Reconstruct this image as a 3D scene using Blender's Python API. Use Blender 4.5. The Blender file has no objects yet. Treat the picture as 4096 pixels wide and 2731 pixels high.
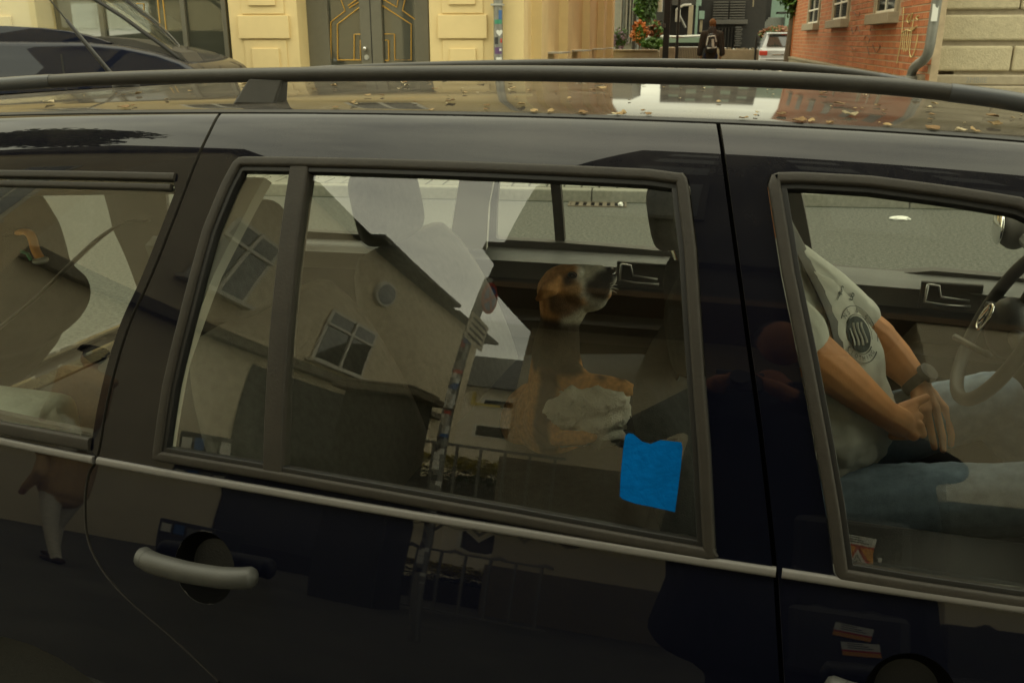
import bpy, bmesh, math, random
import numpy as np
from mathutils import Vector, Matrix, geometry, noise
from mathutils.bvhtree import BVHTree
random.seed(7); np.random.seed(7)
sc = bpy.context.scene
COL = sc.collection
# ------------------------------------------------------------------ camera
FPX, TH, PSI = 3700.0, math.radians(18.04), math.radians(16.5)
CAMP = np.array([0.0, -1.0, 1.516])
FW = np.array([-math.sin(PSI)*math.cos(TH), math.cos(PSI)*math.cos(TH), -math.sin(TH)])
RT = np.array([math.cos(PSI), math.sin(PSI), 0.0])
UP = np.cross(RT, FW)
cd = bpy.data.cameras.new('camera'); cam = bpy.data.objects.new('camera', cd); COL.objects.link(cam)
cd.sensor_width = 36.0; cd.sensor_fit = 'HORIZONTAL'; cd.lens = FPX/4096*36; cd.clip_start = .05; cd.clip_end = 2000
cam.matrix_world = Matrix(((RT[0], UP[0], -FW[0], CAMP[0]), (RT[1], UP[1], -FW[1], CAMP[1]), (RT[2], UP[2], -FW[2], CAMP[2]), (0, 0, 0, 1)))
cd.dof.use_dof = True; cd.dof.focus_distance = 1.75; cd.dof.aperture_fstop = 14.0
sc.camera = cam
# ------------------------------------------------------------------ sky, sun, exposure
SUN_EL, SUN_AZ = math.radians(78), math.radians(200)     # compass-like azimuth, clockwise from +Y
w = bpy.data.worlds.new('World'); sc.world = w; w.use_nodes = True
N, L = w.node_tree.nodes, w.node_tree.links
bg = N['Background']; bg.inputs[1].default_value = .13
sky = N.new('ShaderNodeTexSky'); sky.sky_type = 'NISHITA'; sky.sun_disc = False
sky.sun_elevation = SUN_EL; sky.sun_rotation = SUN_AZ; sky.dust_density = 3.0; sky.air_density = 1.0
# overcast: the clear sky seen through an almost closed, softly mottled cloud deck
tc = N.new('ShaderNodeTexCoord'); mp = N.new('ShaderNodeMapping'); mp.inputs['Scale'].default_value = (1, 1, 2.6)
nz = N.new('ShaderNodeTexNoise'); nz.inputs['Scale'].default_value = 2.4; nz.inputs['Detail'].default_value = 5; nz.inputs['Roughness'].default_value = .55
rp = N.new('ShaderNodeValToRGB'); rp.color_ramp.elements[0].position = .3; rp.color_ramp.elements[1].position = .72
rp.color_ramp.elements[0].color = (8.0, 7.9, 5.6, 1); rp.color_ramp.elements[1].color = (15.0, 14.7, 10.0, 1)
mx = N.new('ShaderNodeMixRGB'); mx.inputs[0].default_value = .9
L.new(tc.outputs['Generated'], mp.inputs[0]); L.new(mp.outputs[0], nz.inputs[0]); L.new(nz.outputs[0], rp.inputs[0])
L.new(sky.outputs[0], mx.inputs[1]); L.new(rp.outputs[0], mx.inputs[2]); L.new(mx.outputs[0], bg.inputs[0])
sd = bpy.data.lights.new('sun', 'SUN'); sd.energy = .5; sd.angle = math.radians(110); sd.color = (1, .95, .86)
so = bpy.data.objects.new('sun', sd); COL.objects.link(so)
sdir = Vector((math.sin(SUN_AZ)*math.cos(SUN_EL), math.cos(SUN_AZ)*math.cos(SUN_EL), math.sin(SUN_EL)))
so.rotation_euler = sdir.to_track_quat('Z', 'Y').to_euler(); so.location = (0, 0, 30)
vs = sc.view_settings; vs.view_transform = 'Standard'; vs.look = 'None'; vs.gamma = 1; vs.use_curve_mapping = False
vs.exposure = 0.76
sc.cycles.max_bounces = 14; sc.cycles.transparent_max_bounces = 24; sc.cycles.glossy_bounces = 5
# ------------------------------------------------------------------ materials
MATS = {}
def pmat(name, col, rough=.6, metal=0, spec=.5, coat=0, var=0, vscale=8, bump=0, bscale=60, col2=None, bdist=.004, coatr=.03, emit=None, rvar=0):
    m = bpy.data.materials.new(name); m.use_nodes = True
    n, l = m.node_tree.nodes, m.node_tree.links; b = n['Principled BSDF']
    b.inputs['Base Color'].default_value = (*col, 1); b.inputs['Roughness'].default_value = rough
    b.inputs['Metallic'].default_value = metal; b.inputs['Specular IOR Level'].default_value = spec
    b.inputs['Coat Weight'].default_value = coat; b.inputs['Coat Roughness'].default_value = coatr
    tcn = n.new('ShaderNodeTexCoord')
    if var or col2:
        t = n.new('ShaderNodeTexNoise'); t.inputs['Scale'].default_value = vscale; t.inputs['Detail'].default_value = 6; t.inputs['Roughness'].default_value = .65
        l.new(tcn.outputs['Object'], t.inputs[0])
        r = n.new('ShaderNodeValToRGB'); r.color_ramp.elements[0].position = .3; r.color_ramp.elements[1].position = .72
        c2 = col2 or tuple(min(1, c*(1+var)) for c in col); c1 = col if col2 else tuple(c*(1-var) for c in col)
        r.color_ramp.elements[0].color = (*c1, 1); r.color_ramp.elements[1].color = (*c2, 1)
        l.new(t.outputs[0], r.inputs[0]); l.new(r.outputs[0], b.inputs['Base Color'])
    if rvar:
        t3 = n.new('ShaderNodeTexNoise'); t3.inputs['Scale'].default_value = vscale*1.7; t3.inputs['Detail'].default_value = 5
        mr = n.new('ShaderNodeMapRange'); mr.inputs['To Min'].default_value = max(0, rough-rvar); mr.inputs['To Max'].default_value = rough+rvar
        l.new(tcn.outputs['Object'], t3.inputs[0]); l.new(t3.outputs[0], mr.inputs[0]); l.new(mr.outputs[0], b.inputs['Roughness'])
    if bump:
        t2 = n.new('ShaderNodeTexNoise'); t2.inputs['Scale'].default_value = bscale; t2.inputs['Detail'].default_value = 4
        bp = n.new('ShaderNodeBump'); bp.inputs['Strength'].default_value = bump; bp.inputs['Distance'].default_value = bdist
        l.new(tcn.outputs['Object'], t2.inputs[0]); l.new(t2.outputs[0], bp.inputs['Height']); l.new(bp.outputs[0], b.inputs['Normal'])
    MATS[name] = m
    return m
def glassmat(name, tint=(.93, .96, .91), ior=1.78, rough=0.0):
    """front faces: thin-sheet reflection over tinted transparency; back faces: transparency only"""
    m = bpy.data.materials.new(name); m.use_nodes = True
    n, l = m.node_tree.nodes, m.node_tree.links; n.remove(n['Principled BSDF'])
    o = n['Material Output']; tr = n.new('ShaderNodeBsdfTransparent'); tr.inputs[0].default_value = (*tint, 1)
    g = n.new('ShaderNodeBsdfGlossy'); g.inputs['Roughness'].default_value = rough; g.inputs['Color'].default_value = (1, 1, 1, 1)
    f = n.new('ShaderNodeFresnel'); f.inputs['IOR'].default_value = ior
    ge = n.new('ShaderNodeNewGeometry'); inv = n.new('ShaderNodeMath'); inv.operation = 'SUBTRACT'; inv.inputs[0].default_value = 1
    mu = n.new('ShaderNodeMath'); mu.operation = 'MULTIPLY'; mixs = n.new('ShaderNodeMixShader')
    l.new(ge.outputs['Backfacing'], inv.inputs[1]); l.new(f.outputs[0], mu.inputs[0]); l.new(inv.outputs[0], mu.inputs[1])
    l.new(mu.outputs[0], mixs.inputs[0]); l.new(tr.outputs[0], mixs.inputs[1]); l.new(g.outputs[0], mixs.inputs[2])
    # a little dust film
    df = n.new('ShaderNodeBsdfDiffuse'); df.inputs[0].default_value = (.5, .47, .4, 1)
    t = n.new('ShaderNodeTexNoise'); t.inputs['Scale'].default_value = 9; t.inputs['Detail'].default_value = 8
    tcn = n.new('ShaderNodeTexCoord'); mr = n.new('ShaderNodeMapRange'); mr.inputs['From Min'].default_value = .35; mr.inputs['From Max'].default_value = .8
    mr.inputs['To Min'].default_value = .0; mr.inputs['To Max'].default_value = .011
    m2 = n.new('ShaderNodeMixShader'); l.new(tcn.outputs['Object'], t.inputs[0]); l.new(t.outputs[0], mr.inputs[0]); l.new(mr.outputs[0], m2.inputs[0])
    l.new(mixs.outputs[0], m2.inputs[1]); l.new(df.outputs[0], m2.inputs[2]); l.new(m2.outputs[0], o.inputs[0])
    MATS[name] = m
    return m
def clearmat(name):
    m = bpy.data.materials.new(name); m.use_nodes = True
    n, l = m.node_tree.nodes, m.node_tree.links; n.remove(n['Principled BSDF'])
    tr = n.new('ShaderNodeBsdfTransparent'); tr.inputs[0].default_value = (1, 1, 1, 1); l.new(tr.outputs[0], n['Material Output'].inputs[0])
    MATS[name] = m
    return m
def attrmat(name, rough=.8, spec=.3, bump=0, bscale=200, bdist=.002, var=.15, vscale=40, sss=0):
    m = bpy.data.materials.new(name); m.use_nodes = True
    n, l = m.node_tree.nodes, m.node_tree.links; b = n['Principled BSDF']
    b.inputs['Roughness'].default_value = rough; b.inputs['Specular IOR Level'].default_value = spec
    a = n.new('ShaderNodeVertexColor'); a.layer_name = 'Col'
    t = n.new('ShaderNodeTexNoise'); t.inputs['Scale'].default_value = vscale; t.inputs['Detail'].default_value = 6
    tcn = n.new('ShaderNodeTexCoord'); l.new(tcn.outputs['Object'], t.inputs[0])
    mr = n.new('ShaderNodeMapRange'); mr.inputs['From Min'].default_value = .25; mr.inputs['From Max'].default_value = .75
    mr.inputs['To Min'].default_value = 1-var; mr.inputs['To Max'].default_value = 1+var
    mu = n.new('ShaderNodeMixRGB'); mu.blend_type = 'MULTIPLY'; mu.inputs[0].default_value = 1
    l.new(t.outputs[0], mr.inputs[0]); l.new(a.outputs[0], mu.inputs[1]); l.new(mr.outputs[0], mu.inputs[2]); l.new(mu.outputs[0], b.inputs['Base Color'])
    if bump:
        t2 = n.new('ShaderNodeTexNoise'); t2.inputs['Scale'].default_value = bscale; t2.inputs['Detail'].default_value = 4
        bp = n.new('ShaderNodeBump'); bp.inputs['Strength'].default_value = bump; bp.inputs['Distance'].default_value = bdist
        l.new(tcn.outputs['Object'], t2.inputs[0]); l.new(t2.outputs[0], bp.inputs['Height']); l.new(bp.outputs[0], b.inputs['Normal'])
    MATS[name] = m
    return m
def paintmat(name, col, dust=.03, dustz=.5):
    """car paint with clear coat and a thin dust film that is thicker on upward faces"""
    m = pmat(name, col, rough=.4, spec=.0, coat=.80, coatr=.02)
    n, l = m.node_tree.nodes, m.node_tree.links; b = n['Principled BSDF']; o = n['Material Output']
    df = n.new('ShaderNodeBsdfDiffuse'); df.inputs[0].default_value = (.34, .3, .23, 1)
    ge = n.new('ShaderNodeNewGeometry'); sp = n.new('ShaderNodeSeparateXYZ'); l.new(ge.outputs['Normal'], sp.inputs[0])
    tcn = n.new('ShaderNodeTexCoord'); t = n.new('ShaderNodeTexNoise'); t.inputs['Scale'].default_value = 14; t.inputs['Detail'].default_value = 9; t.inputs['Roughness'].default_value = .7
    l.new(tcn.outputs['Object'], t.inputs[0])
    mr = n.new('ShaderNodeMapRange'); mr.inputs['From Min'].default_value = .35; mr.inputs['From Max'].default_value = .7; mr.inputs['To Min'].default_value = .3; mr.inputs['To Max'].default_value = 1
    l.new(t.outputs[0], mr.inputs[0])
    mz = n.new('ShaderNodeMapRange'); mz.inputs['From Min'].default_value = .3; mz.inputs['From Max'].default_value = 1; mz.inputs['To Min'].default_value = dust*.25; mz.inputs['To Max'].default_value = dust*(1+dustz*12)
    l.new(sp.outputs['Z'], mz.inputs[0]); mu = n.new('ShaderNodeMath'); mu.operation = 'MULTIPLY'; l.new(mr.outputs[0], mu.inputs[0]); l.new(mz.outputs[0], mu.inputs[1])
    mi = n.new('ShaderNodeMixShader'); l.new(mu.outputs[0], mi.inputs[0]); l.new(b.outputs[0], mi.inputs[1]); l.new(df.outputs[0], mi.inputs[2]); l.new(mi.outputs[0], o.inputs[0])
    return m
paintmat('paint', (.0028, .0034, .0085), .013)
paintmat('paint_roof', (.0028, .0034, .0085), .035); MATS['paint_roof'].node_tree.nodes['Principled BSDF'].inputs['Coat Weight'].default_value = .62; MATS['paint_roof'].node_tree.nodes['Principled BSDF'].inputs['Coat Roughness'].default_value = .05
paintmat('paint_van', (.006, .009, .022), .03)
paintmat('paint_silver', (.42, .43, .45), .02)
pmat('rubber', (.022, .018, .013), .66, var=.25, vscale=30, bump=.12, bscale=220)
pmat('seal_edge', (.008, .008, .008), .5)
pmat('gap_dark', (.004, .004, .004), .85, spec=.03)
pmat('moulding', (.15, .143, .136), .5, metal=0, var=.1, vscale=20)
pmat('handle_plastic', (.042, .042, .038), .5, var=.12, vscale=40, bump=.08, bscale=400)
pmat('rail_plastic', (.05, .048, .045), .5, var=.15, vscale=15, bump=.1, bscale=500)
pmat('rail_end', (.07, .075, .085), .42)
pmat('chrome', (.8, .8, .8), .08, metal=1)
pmat('dull_metal', (.34, .33, .31), .3, metal=.9)
pmat('tyre', (.015, .015, .015), .8)
pmat('trim_dark', (.011, .0107, .0098), .55, var=.2, bump=.2, bscale=300)
pmat('trim_grey', (.11, .108, .098), .6, var=.12, bump=.2, bscale=300)
pmat('trim_mid', (.065, .06, .052), .7, var=.1, bump=.15, bscale=300)
pmat('headliner', (.48, .46, .40), .9, var=.05)
pmat('seat_fabric', (.028, .028, .027), .95, var=.3, vscale=60, bump=.5, bscale=500)
pmat('seat_fabric_grey', (.12, .115, .10), .95, var=.2, vscale=60, bump=.5, bscale=500)
glassmat('glass'); clearmat('glass_inner')
glassmat('glass_far', (.96, .97, .96), 1.5)
# ------------------------------------------------------------------ mesh helpers
def link(o, parent=None, label=None, cat=None, group=None, kind=None):
    COL.objects.link(o)
    if parent is not None:
        o.parent = parent; o.matrix_parent_inverse = Matrix.Translation(-Vector(parent['base'])) if 'base' in parent else Matrix()
    if label: o['label'] = label
    if cat: o['category'] = cat
    if group: o['group'] = group
    if kind: o['kind'] = kind
    return o
BASES = {}
def thing(name, loc, label, cat, group=None):
    o = bpy.data.objects.new(name, None); o.empty_display_size = .1; o.location = loc
    COL.objects.link(o); o['label'] = label; o['category'] = cat
    if group: o['group'] = group
    BASES[o.name] = Vector(loc)
    return o
def basis_of(o): return BASES.get(o.name, Vector((0, 0, 0)))
class MB:
    def __init__(s): s.v = []; s.f = []; s.mi = []; s.cm = 0
    def add(s, vs, fs, M=None):
        k = len(s.v); s.v += [tuple(M @ Vector(p)) if M is not None else tuple(p) for p in vs]
        s.f += [tuple(i+k for i in f) for f in fs]; s.mi += [s.cm]*len(fs); return s
    def box(s, x0, x1, y0, y1, z0, z1, M=None):
        return s.add([(x0, y0, z0), (x1, y0, z0), (x1, y1, z0), (x0, y1, z0), (x0, y0, z1), (x1, y0, z1), (x1, y1, z1), (x0, y1, z1)],
                     [(0, 3, 2, 1), (4, 5, 6, 7), (0, 1, 5, 4), (1, 2, 6, 5), (2, 3, 7, 6), (3, 0, 4, 7)], M)
    def tube(s, pts, r, n=10, caps=True, sq=1.0, up=None):
        P = [Vector(p) for p in pts]; rr = r if isinstance(r, (list, tuple)) else [r]*len(P)
        vs, fs = [], []; pu = None
        for i, p in enumerate(P):
            t = (P[min(i+1, len(P)-1)]-P[max(i-1, 0)]).normalized()
            if pu is None:
                pu = Vector(up) if up else (Vector((0, 0, 1)) if abs(t.z) < .9 else Vector((1, 0, 0)))
            u = (pu-t*pu.dot(t)).normalized(); pu = u; v2 = t.cross(u)
            for j in range(n):
                a = 2*math.pi*j/n; vs.append(tuple(p+u*math.cos(a)*rr[i]*sq+v2*math.sin(a)*rr[i]))
        for i in range(len(P)-1):
            for j in range(n):
                a, b = i*n+j, i*n+(j+1) % n; fs.append((a, b, b+n, a+n))
        if caps: fs.append(tuple(range(n-1, -1, -1))); fs.append(tuple(range((len(P)-1)*n, len(P)*n)))
        return s.add(vs, fs)
    def cyl(s, p0, p1, r0, r1=None, n=16): return s.tube([p0, p1], [r0, r0 if r1 is None else r1], n)
    def ell(s, c, r, M=None, nu=16, nv=10):
        vs, fs = [(0, 0, 1)], []
        for i in range(1, nv):
            for j in range(nu):
                a, b = math.pi*i/nv, 2*math.pi*j/nu; vs.append((math.sin(a)*math.cos(b), math.sin(a)*math.sin(b), math.cos(a)))
        vs.append((0, 0, -1))
        for j in range(nu):
            fs.append((0, 1+j, 1+(j+1) % nu)); k = 1+(nv-2)*nu; fs.append((len(vs)-1, k+(j+1) % nu, k+j))
        for i in range(nv-2):
            for j in range(nu): a = 1+i*nu+j; b = 1+i*nu+(j+1) % nu; fs.append((a, a+nu, b+nu, b))
        R = M or Matrix()
        return s.add([tuple(Vector(c)+R @ Vector((p[0]*r[0], p[1]*r[1], p[2]*r[2]))) for p in vs], fs)
    def caps(s, p0, r0, p1, r1, n=14):
        """closed tapered capsule"""
        p0, p1 = Vector(p0), Vector(p1); d = p1-p0; Ln = d.length; t = d/Ln if Ln > 1e-6 else Vector((0, 0, 1))
        pts, rad = [], []
        for k in range(5): a = math.pi/2*k/5; pts.append(p0-t*r0*math.cos(a)); rad.append(max(1e-4, r0*math.sin(a)))
        pts.append(p0); rad.append(r0); pts.append(p1); rad.append(r1)
        for k in range(4, -1, -1): a = math.pi/2*k/5; pts.append(p1+t*r1*math.cos(a)); rad.append(max(1e-4, r1*math.sin(a)))
        u = (Vector((0, 0, 1)) if abs(t.z) < .9 else Vector((1, 0, 0))); u = (u-t*u.dot(t)).normalized(); v2 = t.cross(u)
        vs, fs = [], []
        for p, r in zip(pts, rad):
            for j in range(n): a = 2*math.pi*j/n; vs.append(tuple(p+(u*math.cos(a)+v2*math.sin(a))*r))
        for i in range(len(pts)-1):
            for j in range(n): a, b = i*n+j, i*n+(j+1) % n; fs.append((a, b, b+n, a+n))
        fs.append(tuple(range(n-1, -1, -1))); fs.append(tuple(range((len(pts)-1)*n, len(pts)*n)))
        return s.add(vs, fs)
    def prism(s, poly, e):
        """polygon (3-D points) pushed along e"""
        n = len(poly); e = Vector(e); vs = [tuple(p) for p in poly]+[tuple(Vector(p)+e) for p in poly]
        return s.add(vs, [tuple(range(n-1, -1, -1)), tuple(range(n, 2*n))]+[(i, (i+1) % n, n+(i+1) % n, n+i) for i in range(n)])
    def mesh(s, name, mats, smooth=False, bevel=0, seg=2, angle=None):
        me = bpy.data.meshes.new(name); me.from_pydata(s.v, [], s.f)
        for m in (mats if isinstance(mats, (list, tuple)) else [mats]): me.materials.append(MATS[m] if isinstance(m, str) else m)
        if any(s.mi): me.polygons.foreach_set('material_index', s.mi)
        bm = bmesh.new(); bm.from_mesh(me); bmesh.ops.recalc_face_normals(bm, faces=bm.faces)
        if bevel: bmesh.ops.bevel(bm, geom=bm.edges[:], offset=bevel, segments=seg, affect='EDGES', profile=.5, clamp_overlap=True)
        bm.to_mesh(me); bm.free()
        if smooth: me.polygons.foreach_set('use_smooth', [True]*len(me.polygons))
        if angle:
            try: me.set_sharp_from_angle(angle=math.radians(angle))
            except Exception: pass
        return me
    def obj(s, name, mats, parent=None, smooth=False, bevel=0, seg=2, angle=None, **kw):
        return put(name, s.mesh(name, mats, smooth, bevel, seg, angle), parent, **kw)
def put(name, me, parent=None, label=None, cat=None, group=None, kind=None, loc=None):
    o = bpy.data.objects.new(name, me); COL.objects.link(o)
    if loc is not None: o.location = loc
    if parent is not None:
        o.parent = parent; o.matrix_parent_inverse = Matrix.Translation(-basis_of(parent))
    if label: o['label'] = label
    if cat: o['category'] = cat
    if group: o['group'] = group
    if kind: o['kind'] = kind
    return o
def blob(name, mb, voxel, smooth=6, factor=.5):
    """closed shells fused into one continuous skin"""
    me = mb.mesh(name+'_src', 'rubber'); o = bpy.data.objects.new(name+'_src', me); COL.objects.link(o)
    r = o.modifiers.new('r', 'REMESH'); r.mode = 'VOXEL'; r.voxel_size = voxel; r.adaptivity = 0
    if smooth: sm = o.modifiers.new('s', 'SMOOTH'); sm.iterations = smooth; sm.factor = factor
    dg = bpy.context.evaluated_depsgraph_get(); me2 = bpy.data.meshes.new_from_object(o.evaluated_get(dg))
    bpy.data.objects.remove(o); bpy.data.meshes.remove(me); me2.name = name; me2.materials.clear()
    me2.polygons.foreach_set('use_smooth', [True]*len(me2.polygons))
    return me2
def coords(me):
    a = np.empty(len(me.vertices)*3); me.vertices.foreach_get('co', a); return a.reshape(-1, 3)
def setcol(me, cols):
    at = me.color_attributes.new('Col', 'FLOAT_COLOR', 'POINT'); c = np.ones((len(cols), 4)); c[:, :3] = cols; at.data.foreach_set('color', c.ravel())
# ------------------------------------------------------------------ pixels to rays and points (photograph pixels, 4096 x 2731)
def rayd(x, y):
    d = FW+RT*(x-2048)/FPX-UP*(y-1365.5)/FPX
    return d/np.linalg.norm(d)
def atY(x, y, Y): d = rayd(x, y); return Vector(CAMP+d*(Y-CAMP[1])/d[1])
def atz(x, y, z): d = rayd(x, y); return Vector(CAMP+d*(z-CAMP[2])/d[2])
def atZ(x, y, Z): d = rayd(x, y); return Vector(CAMP+d*Z/(d@FW))
# street frame (opposite kerb and facades): a along the street, b away from the camera
SA = math.radians(9.5); E1 = np.array([math.cos(SA), math.sin(SA), 0]); N1 = np.array([-math.sin(SA), math.cos(SA), 0])
def st(a, b, z): p = np.array([CAMP[0], CAMP[1], 0])+E1*a+N1*b; return Vector((p[0], p[1], z))
def stpx(x, y, b):
    d = rayd(x, y); t = b/(d@N1); p = d*t; return float(p@E1), float(CAMP[2]+p[2])
MST = Matrix(((E1[0], N1[0], 0, CAMP[0]), (E1[1], N1[1], 0, CAMP[1]), (0, 0, 1, 0), (0, 0, 0, 1)))
# alley frame: l to the right, q along the alley
AA = math.radians(5.5); L1 = np.array([math.cos(AA), math.sin(AA), 0]); Q1 = np.array([-math.sin(AA), math.cos(AA), 0])
MAL = Matrix(((L1[0], Q1[0], 0, CAMP[0]), (L1[1], Q1[1], 0, CAMP[1]), (0, 0, 1, 0), (0, 0, 0, 1)))
def alpx(x, y, l=None, q=None):
    d = rayd(x, y); t = l/(d@L1) if l is not None else q/(d@Q1); p = d*t; return float(p@L1), float(p@Q1), float(CAMP[2]+p[2])
# ------------------------------------------------------------------ the car's side surface
S_K = [-.80, -.62, -.48, -.34, -.2, -.1, -.03, -.008, .008, .24, .45, .475, .505, .525, .54, .555, .575, .65, .8, 1.1, 1.6]
T_K = [-18, -10, -3, 4, 11, 16, 20, 19, 12, 20, 28, 33, 41, 48, 58, 70, 81, 86.3, 88, 89.3, 90]
SS = np.linspace(-.80, 1.16, 1961); TT = np.radians(np.interp(SS, S_K, T_K))
kk = np.hanning(31); kk /= kk.sum(); TT = np.convolve(np.pad(TT, 15, mode='edge'), kk, mode='valid')
YY = np.concatenate([[0], np.cumsum(np.sin((TT[1:]+TT[:-1])/2)*np.diff(SS))]); ZZ = np.concatenate([[0], np.cumsum(np.cos((TT[1:]+TT[:-1])/2)*np.diff(SS))])
i0 = np.argmin(abs(SS)); YY -= YY[i0]; ZZ += .93-ZZ[i0]
YC = .85                                        # centre line of the car
GP = np.polyfit([-2.1, -1.5, -1.2, -.8, -.4, -.1, .1, .25, .45, .7], [-.080, -.044, -.026, -.015, -.009, -.011, -.016, -.024, -.042, -.075], 5)
def cxf(x): return (np.asarray(x)+.3)**2/20.
def gxf(x): return np.polyval(GP, np.clip(x, -2.1, .7))
def wz(z): t = np.clip((np.asarray(z)-.93)/.45, 0, 1); return t*t*(3-2*t)
def surf(x, s, off=0.0, side=1):
    x = np.asarray(x, float); s = np.asarray(s, float)
    y0 = np.interp(s, SS, YY); z0 = np.interp(s, SS, ZZ); t = np.interp(s, SS, TT); w_ = wz(z0)
    a = (x+.3)/10.; b = (gxf(x+.002)-gxf(x-.002))/.004*w_
    n = np.stack([a*np.cos(t)-b*np.sin(t), -np.cos(t), np.sin(t)], -1); n /= np.linalg.norm(n, axis=-1, keepdims=True)
    p = np.stack([x, y0+cxf(x), z0+gxf(x)*w_], -1)+n*np.asarray(off)[..., None]
    if side < 0: p[..., 1] = 2*YC-p[..., 1]; n = n*np.array([1, -1, 1])
    return p, n
def inside(P):
    x, y, z = P[..., 0], P[..., 1], P[..., 2]; z0 = z-gxf(x)*wz(z); return y-cxf(x)-np.interp(z0, ZZ, YY, right=99)
def xs(px, py):
    """pixel -> (x, s) on the near side of the car"""
    d = rayd(px, py); t = np.linspace(.7, 3.2, 900); F = inside(CAMP+t[:, None]*d); j = int(np.argmax(F > 0)); a, b = t[j-1], t[j]
    for _ in range(30):
        m = (a+b)/2
        if inside(CAMP+m*d) > 0: b = m
        else: a = m
    P = CAMP+b*d; return (float(P[0]), float(np.interp(P[2]-gxf(P[0])*wz(P[2]), ZZ, SS)))
def LP(*pts): return [xs(*p) for p in pts]
def refl(px, py):
    """pixel -> point on the car's side and the mirrored direction"""
    x, s = xs(px, py); p, n = surf(x, s); d = rayd(px, py); return p, d-2*(d@n)*n
def resample(loop, step, closed=True):
    P = np.array(loop+([loop[0]] if closed else []), float); seg = np.linalg.norm(np.diff(P, axis=0), axis=1); L_ = np.concatenate([[0], np.cumsum(seg)])
    n = max(3, int(L_[-1]/step)); t = np.linspace(0, L_[-1], n+1)
    # keep the corners
    t = np.unique(np.concatenate([t, L_]).round(6)); k = [0]
    for i in range(1, len(t)):
        if t[i]-t[k[-1]] > step*.3: k.append(i)
    t = t[k]
    if closed and L_[-1]-t[-1] < step*.3: t = t[:-1]
    return np.stack([np.interp(t, L_, P[:, 0]), np.interp(t, L_, P[:, 1])], 1)
def chaikin(P, it=2, closed=True):
    P = [tuple(p) for p in P]
    for _ in range(it):
        Q = []; n = len(P)
        for i in range(n if closed else n-1):
            a, b = np.array(P[i]), np.array(P[(i+1) % n]); Q += [tuple(a*.75+b*.25), tuple(a*.25+b*.75)]
        if not closed: Q = [P[0]]+Q+[P[-1]]
        P = Q
    return P
def rounded(loop, r, n=5):
    """round the corners of a polygon"""
    out = []; m = len(loop)
    for i in range(m):
        a, b, c = (np.array(loop[(i+k) % m], float) for k in (-1, 0, 1)); u, v = a-b, c-b; lu, lv = np.linalg.norm(u), np.linalg.norm(v)
        ang = math.degrees(math.acos(np.clip(u@v/lu/lv, -1, 1)))
        if ang > 165: out.append(tuple(b)); continue
        rr = min(r, lu*.45, lv*.45); p0, p2 = b+u/lu*rr, b+v/lv*rr
        for k in range(n+1): t = k/n; out.append(tuple(p0*(1-t)**2+b*2*t*(1-t)+p2*t*t))
    return out
def inpoly(P, poly):
    x, y = P[:, 0], P[:, 1]; c = np.zeros(len(P), bool); n = len(poly); j = n-1
    for i in range(n):
        xi, yi, xj, yj = *poly[i], *poly[j]
        m = ((yi > y) != (yj > y)) & (x < (xj-xi)*(y-yi)/((yj-yi) or 1e-12)+xi); c ^= m; j = i
    return c
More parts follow.
